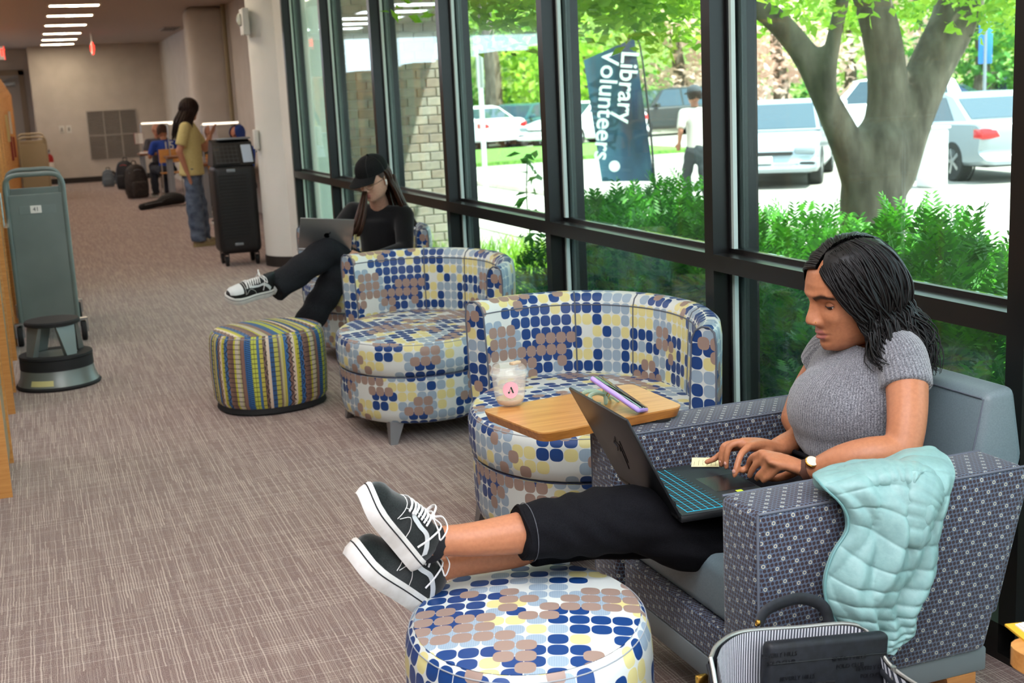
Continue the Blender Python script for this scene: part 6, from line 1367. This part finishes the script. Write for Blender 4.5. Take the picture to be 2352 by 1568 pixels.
# silver laptop: lid seen from behind
c0, c1, c2, c3 = at(690, 500, Y=6.98), at(814, 504, Y=6.94), at(833, 570, Y=7.06), at(712, 566, Y=7.1)
xd = (c1-c0).normalized(); yd0 = (c3-c0); yd = (yd0-xd*yd0.dot(xd)).normalized(); nd = xd.cross(yd); Wl = (c1-c0).length; Hl = .225
l2 = empty('laptop', tuple(c0+yd*Hl), label='silver laptop seen from behind on the knees of the capped woman', cat='laptop')
Tm = Matrix((xd, -yd, xd.cross(-yd))).transposed().to_4x4(); Tm.translation = Vector()
SLV = M('aluminium', '#a9abac', .32, .75)
Tm2 = Tm.copy()
MB().rbox((0, 0, -.003), (Wl, Hl, .003), .003, 2, M_=Tm2).build('lid', SLV, l2)
hz_ = (Vector((W2F.x, W2F.y, 0))*-1); hz_ = (hz_-xd*hz_.dot(xd)).normalized(); hz_.z = -.12; hz_.normalize(); zz_ = xd.cross(hz_)
Tb = Matrix((xd, hz_, zz_)).transposed().to_4x4()
MB().rbox((0, 0, -.012), (Wl, .225, 0), .004, 2, M_=Tb).build('base', SLV, l2); MB().box((.02, .03, -.0002), (Wl-.02, .12, .001), Tb).build('keyboard', BLACK, l2, 0)
fz = -1 if (Tm2.to_3x3() @ Vector((0, 0, 1))).dot(Vector((c0.x, c0.y, 0))) > 0 else 1
n_ = 28; ap = []
for i in range(n_):
    a = 2*PI*i/n_; r0 = .0165*(1+.10*math.cos(2*a)*0+.06*abs(math.cos(a))-.10*math.exp(-((a-PI/2)/.25)**2)-.06*math.exp(-((a-3*PI/2)/.25)**2)); x_, y_ = r0*math.cos(a), r0*1.08*math.sin(a)
    if x_ > .0115 and abs(y_-.003) < .009: x_ = .0175-.0075*math.sqrt(max(0, 1-((y_-.003)/.009)**2))
    ap.append((x_, y_))
LT = Tm2 @ Matrix.Translation((Wl*.52, Hl*.46, fz*.0036)); MB().prism(ap, -.0003, .0003, LT).build('lid_emblem', M('emblem_dark', '#101113', .2, .6), l2, 0); MB().ball((.004, .024, 0), (.003, .0065, .0003), 8, LT @ rotm(0, 0, -.5)).build('lid_emblem', M('emblem_dark'), l2)
# ---- standing woman in yellow shirt
YEL = grain('pale_yellow_cotton', '#b9ad72', '#c9bd84', .9, (1, 1, 1), 90, 3, .2, .001); JEAN = grain('blue_denim', '#3c4a60', '#66768c', .9, (1, 1, 1.5), 9, 4, .2, .001); TAN = M('tan_shoe', '#8a7a5a', .7)
JS = dict(pel=(1.65, 14.42, .86), neck=(1.665, 14.42, 1.36), shL=(1.70, 14.60, 1.315), shR=(1.60, 14.25, 1.315), elL=(1.84, 14.62, 1.06), wrL=(1.905, 14.58, 1.20), elR=(1.515, 14.22, 1.06), wrR=(1.575, 14.24, .84), knL=(1.70, 14.50, .47), anL=(1.72, 14.52, .06), knR=(1.635, 14.36, .47), anR=(1.65, 14.36, .06))
def st_shoes(p):
    for k in 'LR': h = Vector(JS['an'+k])-p.location; h.z = .002; shoe(p, basis(h+Vector((-.06, -.02, 0)), h+Vector((.17, .05, 0)), (0, 0, 1)), .25, TAN, M('tan_sole', '#a39468', .7), None, None, name='canvas_shoe')
figure((1.65, 14.42, 0), 'woman standing in a pale yellow shirt and blue jeans', JS, '#b98468', YEL, JEAN, dict(c=(1.685, 14.43, 1.50), fwd=(.80, .55), pitch=10, sc=1.0, lid=.6), sleeve=.38, hairfn=lambda H, p, sc: hair(H, DBH, p, 240, (-.28, -.36), 12, sc, front=48, part=0, wave=.005, spread=.02, rad=.008, capz=-.09, xfront=.03, back=.06), shoes=st_shoes, torso=(.175, .115), loose=.12, legr=.085, vox=.013)
# ---- far study desks and the readers
DESKW = mat_wood('desk_wood', '#6b3d22', '#8a5532', .35); DGM = M('desk_metal', '#8d9196', .45, .4)
def desk(x, y, label, L=1.5, W_=.65):
    d = empty('study_desk', (x, y, 0), 0, label, 'desk', 'study desks at the far end')
    MB().rbox((0, 0, .72), (L, W_, .755), .006, 1).build('top', DESKW, d)
    for lx in (.06, L-.06):
        MB().box((lx-.03, .06, .03), (lx+.03, .12, .72)).build('leg', DGM, d, 0); MB().box((lx-.03, W_-.12, .03), (lx+.03, W_-.06, .72)).build('leg', DGM, d, 0); MB().box((lx-.035, .02, 0), (lx+.035, W_-.02, .035)).build('foot', DGM, d, 0)
    f = MB().tube([(.08, W_*.5, .755), (.08, W_*.5, 1.27), (.1, W_*.5, 1.29), (L-.1, W_*.5, 1.29), (L-.08, W_*.5, 1.27), (L-.08, W_*.5, .755)], .012, 8, 1).build('lamp_frame', STEEL, d)
    MB().rbox((.1, W_*.5-.03, 1.275), (L-.1, W_*.5+.03, 1.305), .006, 1).build('task_light', M('task_lamp', '#fff7ea', .5, emit='#fff2dd', estr=.9), d)
    return d
desk(1.86, 24.0, 'study desk with a task light before the vent grille', 1.1); desk(2.10, 21.6, 'study desk beside the black case on the floor', .85); desk(2.2, 18.0, 'study desk behind the black cabinet', .7)
def chair(x, y, rz, label):
    c = empty('study_chair', (x, y, 0), rz, label, 'chair', 'wooden chairs at the study desks')
    MB().rbox((-.2, -.2, .43), (.2, .2, .455), .01, 1).build('seat', MAPLE, c); MB().rbox((-.21, .18, .62), (.21, .2, .85), .008, 1).build('backrest', MAPLE, c)
    for s in (-1, 1): MB().tube([(s*.19, -.18, 0), (s*.18, -.17, .43)], .011, 8, 1).build('leg', CHROME, c); MB().tube([(s*.19, .22, 0), (s*.18, .17, .43), (s*.18, .19, .85)], .011, 8, 1).build('leg', CHROME, c)
chair(2.28, 22.9, PI, 'wooden study chair of the reader in the blue shirt'); chair(2.62, 19.35, PI, 'wooden study chair of the reader in the white scarf'); chair(2.55, 17.8, PI*.9, 'wooden study chair just behind the black cabinet')
def sitter(x, y, f, label, top, tr, skin, hairf=None, sc=1.0, arm=.30, sleeve=.4, face=True, hz_=1.24, pitch=18):
    F = Vector((f[0], f[1], 0)).normalized(); L = Vector((0, 0, 1)).cross(F); P = Vector((x, y, .50)); nk = P+Vector((0, 0, .50))+F*.05
    J = dict(pel=P, neck=nk, shL=nk+L*.18+Vector((0, 0, -.06)), shR=nk-L*.18+Vector((0, 0, -.06)), knL=P+F*.42+L*.1, knR=P+F*.42-L*.1, anL=P+F*.42+L*.1+Vector((0, 0, -.44)), anR=P+F*.42-L*.1+Vector((0, 0, -.44)))
    for s, l in (('L', L), ('R', -L)): J['el'+s] = nk+l*.24+F*.1+Vector((0, 0, -.28)); J['wr'+s] = nk+l*.12+F*.33+Vector((0, 0, -.235))
    def sh_(p):
        for s in 'LR': h = J['an'+s]-p.location; h.z = -p.location.z+.002; shoe(p, basis(h-F*.06, h+F*.18, (0, 0, 1)), .26, BLACK, SOLE, None, None, name='shoe')
    return figure((x, y, 0), label, J, skin, top, tr, dict(c=nk+Vector((0, 0, .145))+F*.03, fwd=f, pitch=pitch, sc=sc), sleeve=sleeve, hairfn=hairf, shoes=sh_, vox=.018, face=face)
BLUE = M('blue_jersey', '#1c3f96', .85); GREYT = M('grey_shirt', '#4c4a4e', .9); DKGN = M('dark_green', '#1f2f26', .9)
def short_hair(mat): return lambda H, p, sc: hair(H, mat, p, 90, (-.05, -.06), 4, sc, front=60, part=0, wave=.003, spread=0, rad=.008, capz=-.02)
s1, _ = sitter(2.22, 23.0, (-.25, 1), 'reader in a blue jersey with the number 15 seen from behind', BLUE, M('navy_trousers', '#20242e', .9), '#b07a5c', short_hair(BRH))
bk_ = Vector((.24, -.97, 0)); text_obj('15', .20, M('jersey_white', '#d9dde2', .8), s1, Vector((2.262, 22.868, .90))-s1.location+bk_*.012, (PI/2, 0, math.radians(14)), .002)
sitter(2.30, 25.15, (-.2, -1), 'bald man in a grey shirt facing the blue-shirted reader', GREYT, M('navy_trousers'), '#c08a70', None, pitch=15)
def hijab(mat):
    def fn(H, p, sc):
        b = MB(); zs = np.linspace(.117, -.13, 18)
        def hp(u, v): z = zs[int(round(v*17))]; t0 = .55+.25*max(0, -z)*6*0+(.5 if z > .07 else 0)*0+max(0, (z-.05)*-0); t = t0+(2*PI-2*t0)*u; q = skull(t, max(z, -.09), .016+.06*max(0, (-.05-z)/.08)); q[2] = z+.008; return H @ Vector(q*sc)
        b.grid(hp, 36, 17); b.tube([H @ (Vector(v)*sc) for v in ((.02, 0, -.15), (0, 0, -.19), (-.01, 0, -.24))], [(.10, .10), (.14, .12), (.16, .13)], 16, 3); b.build('headscarf', mat, p, 180)
    return fn
sitter(2.58, 19.4, (-.55, -.83), 'reader in a white headscarf sitting behind the standing woman', DKGN, M('navy_trousers'), '#b07c62', hijab(M('white_scarf', '#d8d2d8', .85)), sleeve=1.0)
sitter(2.66, 17.2, (-.75, -.66), 'reader in a blue hood half hidden by the column', BLUE, M('navy_trousers'), '#b5785f', hijab(M('blue_hood', '#26438c', .85)), sleeve=1.0)
# things on the far desks
bk = empty('book', tuple(at(318, 318, Y=24.2)), .3, 'small open book held up at the far desk', 'book'); MB().box((-.09, -.006, -.1), (.0, .006, .1), rotm(0, 0, .3)).box((0, -.006, -.1), (.09, .006, .1), rotm(0, 0, -.3)).build('cover', M('book_0'), bk, 0); MB().box((-.085, -.012, -.095), (0, -.006, .095), rotm(0, 0, .3)).box((0, -.012, -.095), (.085, -.006, .095), rotm(0, 0, -.3)).build('pages', PAPER, bk, 0)
for i, (x, y) in enumerate(((2.0, 24.25), (2.45, 21.8))):
    nb_ = empty('notebook', (x, y, .755), .2, ['white notebook lying on the desk before the vent grille', 'pinkish notebook lying on the desk beside the black case'][i], 'notebook'); MB().rbox((-.1, -.14, 0), (.1, .14, .012), .002, 1).build('cover', [WHITE, M('pink_cover', '#b98a94', .7)][i], nb_); MB().box((-.096, -.136, .0121), (.096, .136, .02)).build('pages', PAPER, nb_, 0)
# backpacks and black case on the floor
def backpack(x, y, rz, mat, label, s=1.0, accent=None):
    e = empty('backpack', (x, y, 0), rz, label, 'backpack', 'backpacks by the far desks'); b = MB()
    b.tube([(0, 0, .02), (0, 0, .15*s), (.0, .01, .32*s), (0, .02, .46*s), (0, .03, .52*s)], [(.15*s, .10*s), (.17*s, .13*s), (.165*s, .12*s), (.13*s, .09*s), (.06*s, .04*s)], 18, sq=2.8, up=(0, 1, 0)); b.build('main_body', mat, e)
    MB().rbox((-.12*s, -.17*s, .04), (.12*s, -.09*s, .27*s), .04, 3).build('front_pocket', mat, e); MB().tube([(-.04, .05, .5*s), (-.03, .06, .57*s), (.03, .06, .57*s), (.04, .05, .5*s)], .01, 8).build('grab_handle', BLACK, e)
    for sg in (-1, 1): MB().tube([(sg*.08, .1, .46*s), (sg*.12, .2, .36*s), (sg*.13, .17, .12), (sg*.12, .1, .06)], [(.03, .006)]*4, 8, 4).build('strap', BLACK, e)
    MB().tube([(-.13*s, -.06*s, .4*s), (0, -.085*s, .45*s), (.13*s, -.06*s, .4*s)], .005, 6).build('zip', accent or GREYM, e)
backpack(1.70, 23.3, .3, grain('dark_brown_nylon', '#1f1a18', '#332b28', .7, (1, 1, 1), 20, 3, 0), 'dark brown backpack leaning by the nearest desk leg', 1.15); backpack(1.72, 26.3, -.4, M('black_nylon2', '#16161a', .7), 'black backpack with a red zip farther back', 1.1, RED)
backpack(1.46, 27.6, -.2, M('grey_blue_nylon', '#5a646c', .7), 'small grey-blue backpack at the back of the group', .7)
gcs = empty('instrument_case', (1.85, 20.75, 0), math.radians(38), 'soft black instrument case lying flat on the carpet', 'case')
b = MB(); b.tube([(-.40, 0, .05), (-.25, 0, .06), (-.05, 0, .075), (.08, 0, .10), (.25, 0, .12), (.38, 0, .10), (.44, 0, .07)], [(.055, .05), (.06, .055), (.075, .06), (.13, .085), (.17, .1), (.15, .085), (.08, .05)], 18, 4, round_=True); b.build('shell', M('case_black', '#0e0e10', .7), gcs); MB().tube([(-.05, -.08, .1), (0, -.11, .13), (.1, -.12, .14), (.16, -.14, .12)], .01, 8).build('handle', BLACK, gcs); MB().tube([(-.38, -.05, .08), (0, -.08, .1), (.35, -.14, .12)], .004, 6).build('zip', GREYM, gcs)
# ---- black wheeled cabinet by the column
tw = empty('rolling_cabinet', (1.80, 12.42, 0), 0, 'black wheeled plastic cabinet with a slanted control top beside the column', 'cabinet')
TB_ = grain('black_moulded', '#101113', '#191a1c', .5, (1, 1, 1), 80, 3, .2, .0006)
b = MB(); b.rbox((-.20, -.18, .12), (.2, .22, .97), .06, 4); b.build('body', TB_, tw)
for k in range(20): MB().box((-.165, -.187, .27+k*.031), (.10, -.179, .287+k*.031)).build('louvre', M('louvre_black', '#0a0a0b', .6), tw, 0)
MB().rbox((-.08, -.19, .9), (.0, -.18, .93), .003).build('maker_plate', GREYM, tw); MB().rbox((-.06, -.19, .2), (.02, -.18, .225), .003).build('latch', GREYM, tw)
b = MB(); b.add([(-.2, -.17, .96), (.2, -.17, .96), (.2, .22, .96), (-.2, .22, .96), (-.17, -.02, 1.17), (.2, -.02, 1.17), (.2, .22, 1.2), (-.17, .22, 1.2)], [(0, 3, 2, 1), (4, 5, 6, 7), (0, 1, 5, 4), (1, 2, 6, 5), (2, 3, 7, 6), (3, 0, 4, 7)]); b.build('console', TB_, tw, 0)
pm_ = Matrix.Translation((-.0, -.10, 1.062)) @ rotm(math.radians(54.5)); MB().rbox((-.17, -.11, .0), (.06, .11, .008), .003, M_=pm_).build('grille_panel', BLACK, tw)
for k in range(5): MB().box((-.165, -.1+k*.045, .008), (.055, -.094+k*.045, .011), pm_).build('grille_bar', M('grille_bar', '#3a3c40', .5), tw, 0)
for k in range(6): MB().box((-.16+k*.04, -.105, .008), (-.156+k*.04, .105, .011), pm_).build('grille_bar', M('grille_bar'), tw, 0)
MB().rbox((.09, -.1, .0), (.185, .1, .01), .006, M_=pm_).build('display', M('pale_display', '#a9bcd0', .3), tw); MB().rbox((-.12, .0, 1.198), (.2, .2, 1.215), .005).build('top_tray', GREYM, tw)
for x in (-.14, .15):
    for y in (-.12, .17):
        w = empty('caster', (x, y, 0)); w.parent = tw; MB().lathe([(.02, -.014), (.045, -.015), (.05, -.008), (.05, .008), (.045, .015), (.02, .014)], 20, frame((0, 0, .05), 0, PI/2)).build('wheel', BLKR, w); MB().box((-.022, -.02, .05), (-.017, .02, .125)).box((.017, -.02, .05), (.022, .02, .125)).box((-.022, -.02, .11), (.022, .02, .125)).build('fork', BLACK, w, 0)
# ---- man walking outside
MJ = lambda x, y, z: (8.66+x, 15.7+y, z)
md = Vector((-.2, 1, 0)).normalized()
JM = dict(pel=MJ(0, 0, .62), neck=MJ(0, .02, 1.20), shL=MJ(-.20, 0, 1.13), shR=MJ(.2, 0, 1.13), elL=MJ(-.27, -.06, .88), wrL=MJ(-.22, .08, .72), elR=MJ(.27, -.05, .88), wrR=MJ(.24, .1, .72), knL=MJ(-.1, .12, .22), anL=MJ(-.1, .02, -.17), knR=MJ(.1, -.02, .22), anR=MJ(.1, -.16, -.17))
def mshoes(p):
    for s in 'LR': h = Vector(JM['an'+s])-p.location; h.z = GZ+.02-p.location.z; shoe(p, basis(h-md*.06, h+md*.2, (0, 0, 1)), .28, BLACK, SOLE, None, None, name='shoe')
def mcap(H, p, sc):
    short_hair(DBH)(H, p, sc); b = MB(); zs = np.linspace(.128, .03, 9); b.grid(lambda u, v: H @ Vector(np.array(cap_pt(u, zs[int(round(v*8))]))*sc), 28, 8, wrap=True)
    b.grid(lambda u, v: H @ (Vector((.10+.07*v*(1-.5*(2*u-1)**2), (u-.5)*.14, .05-.02*v))*sc), 8, 4); b.build('cap', M('grey_cap', '#3b3f45', .9), p, 180)
figure((8.66, 15.7, GZ+.02), 'man in a pale shirt and cap walking outside behind the window', JM, '#8a5a44', M('pale_shirt', '#a9a49c', .9), M('dark_slacks', '#23262b', .9), dict(c=MJ(0, .03, 1.36), fwd=(md.x, md.y), pitch=5, sc=1.0), sleeve=.42, hairfn=mcap, shoes=mshoes, vox=.02, face=False)
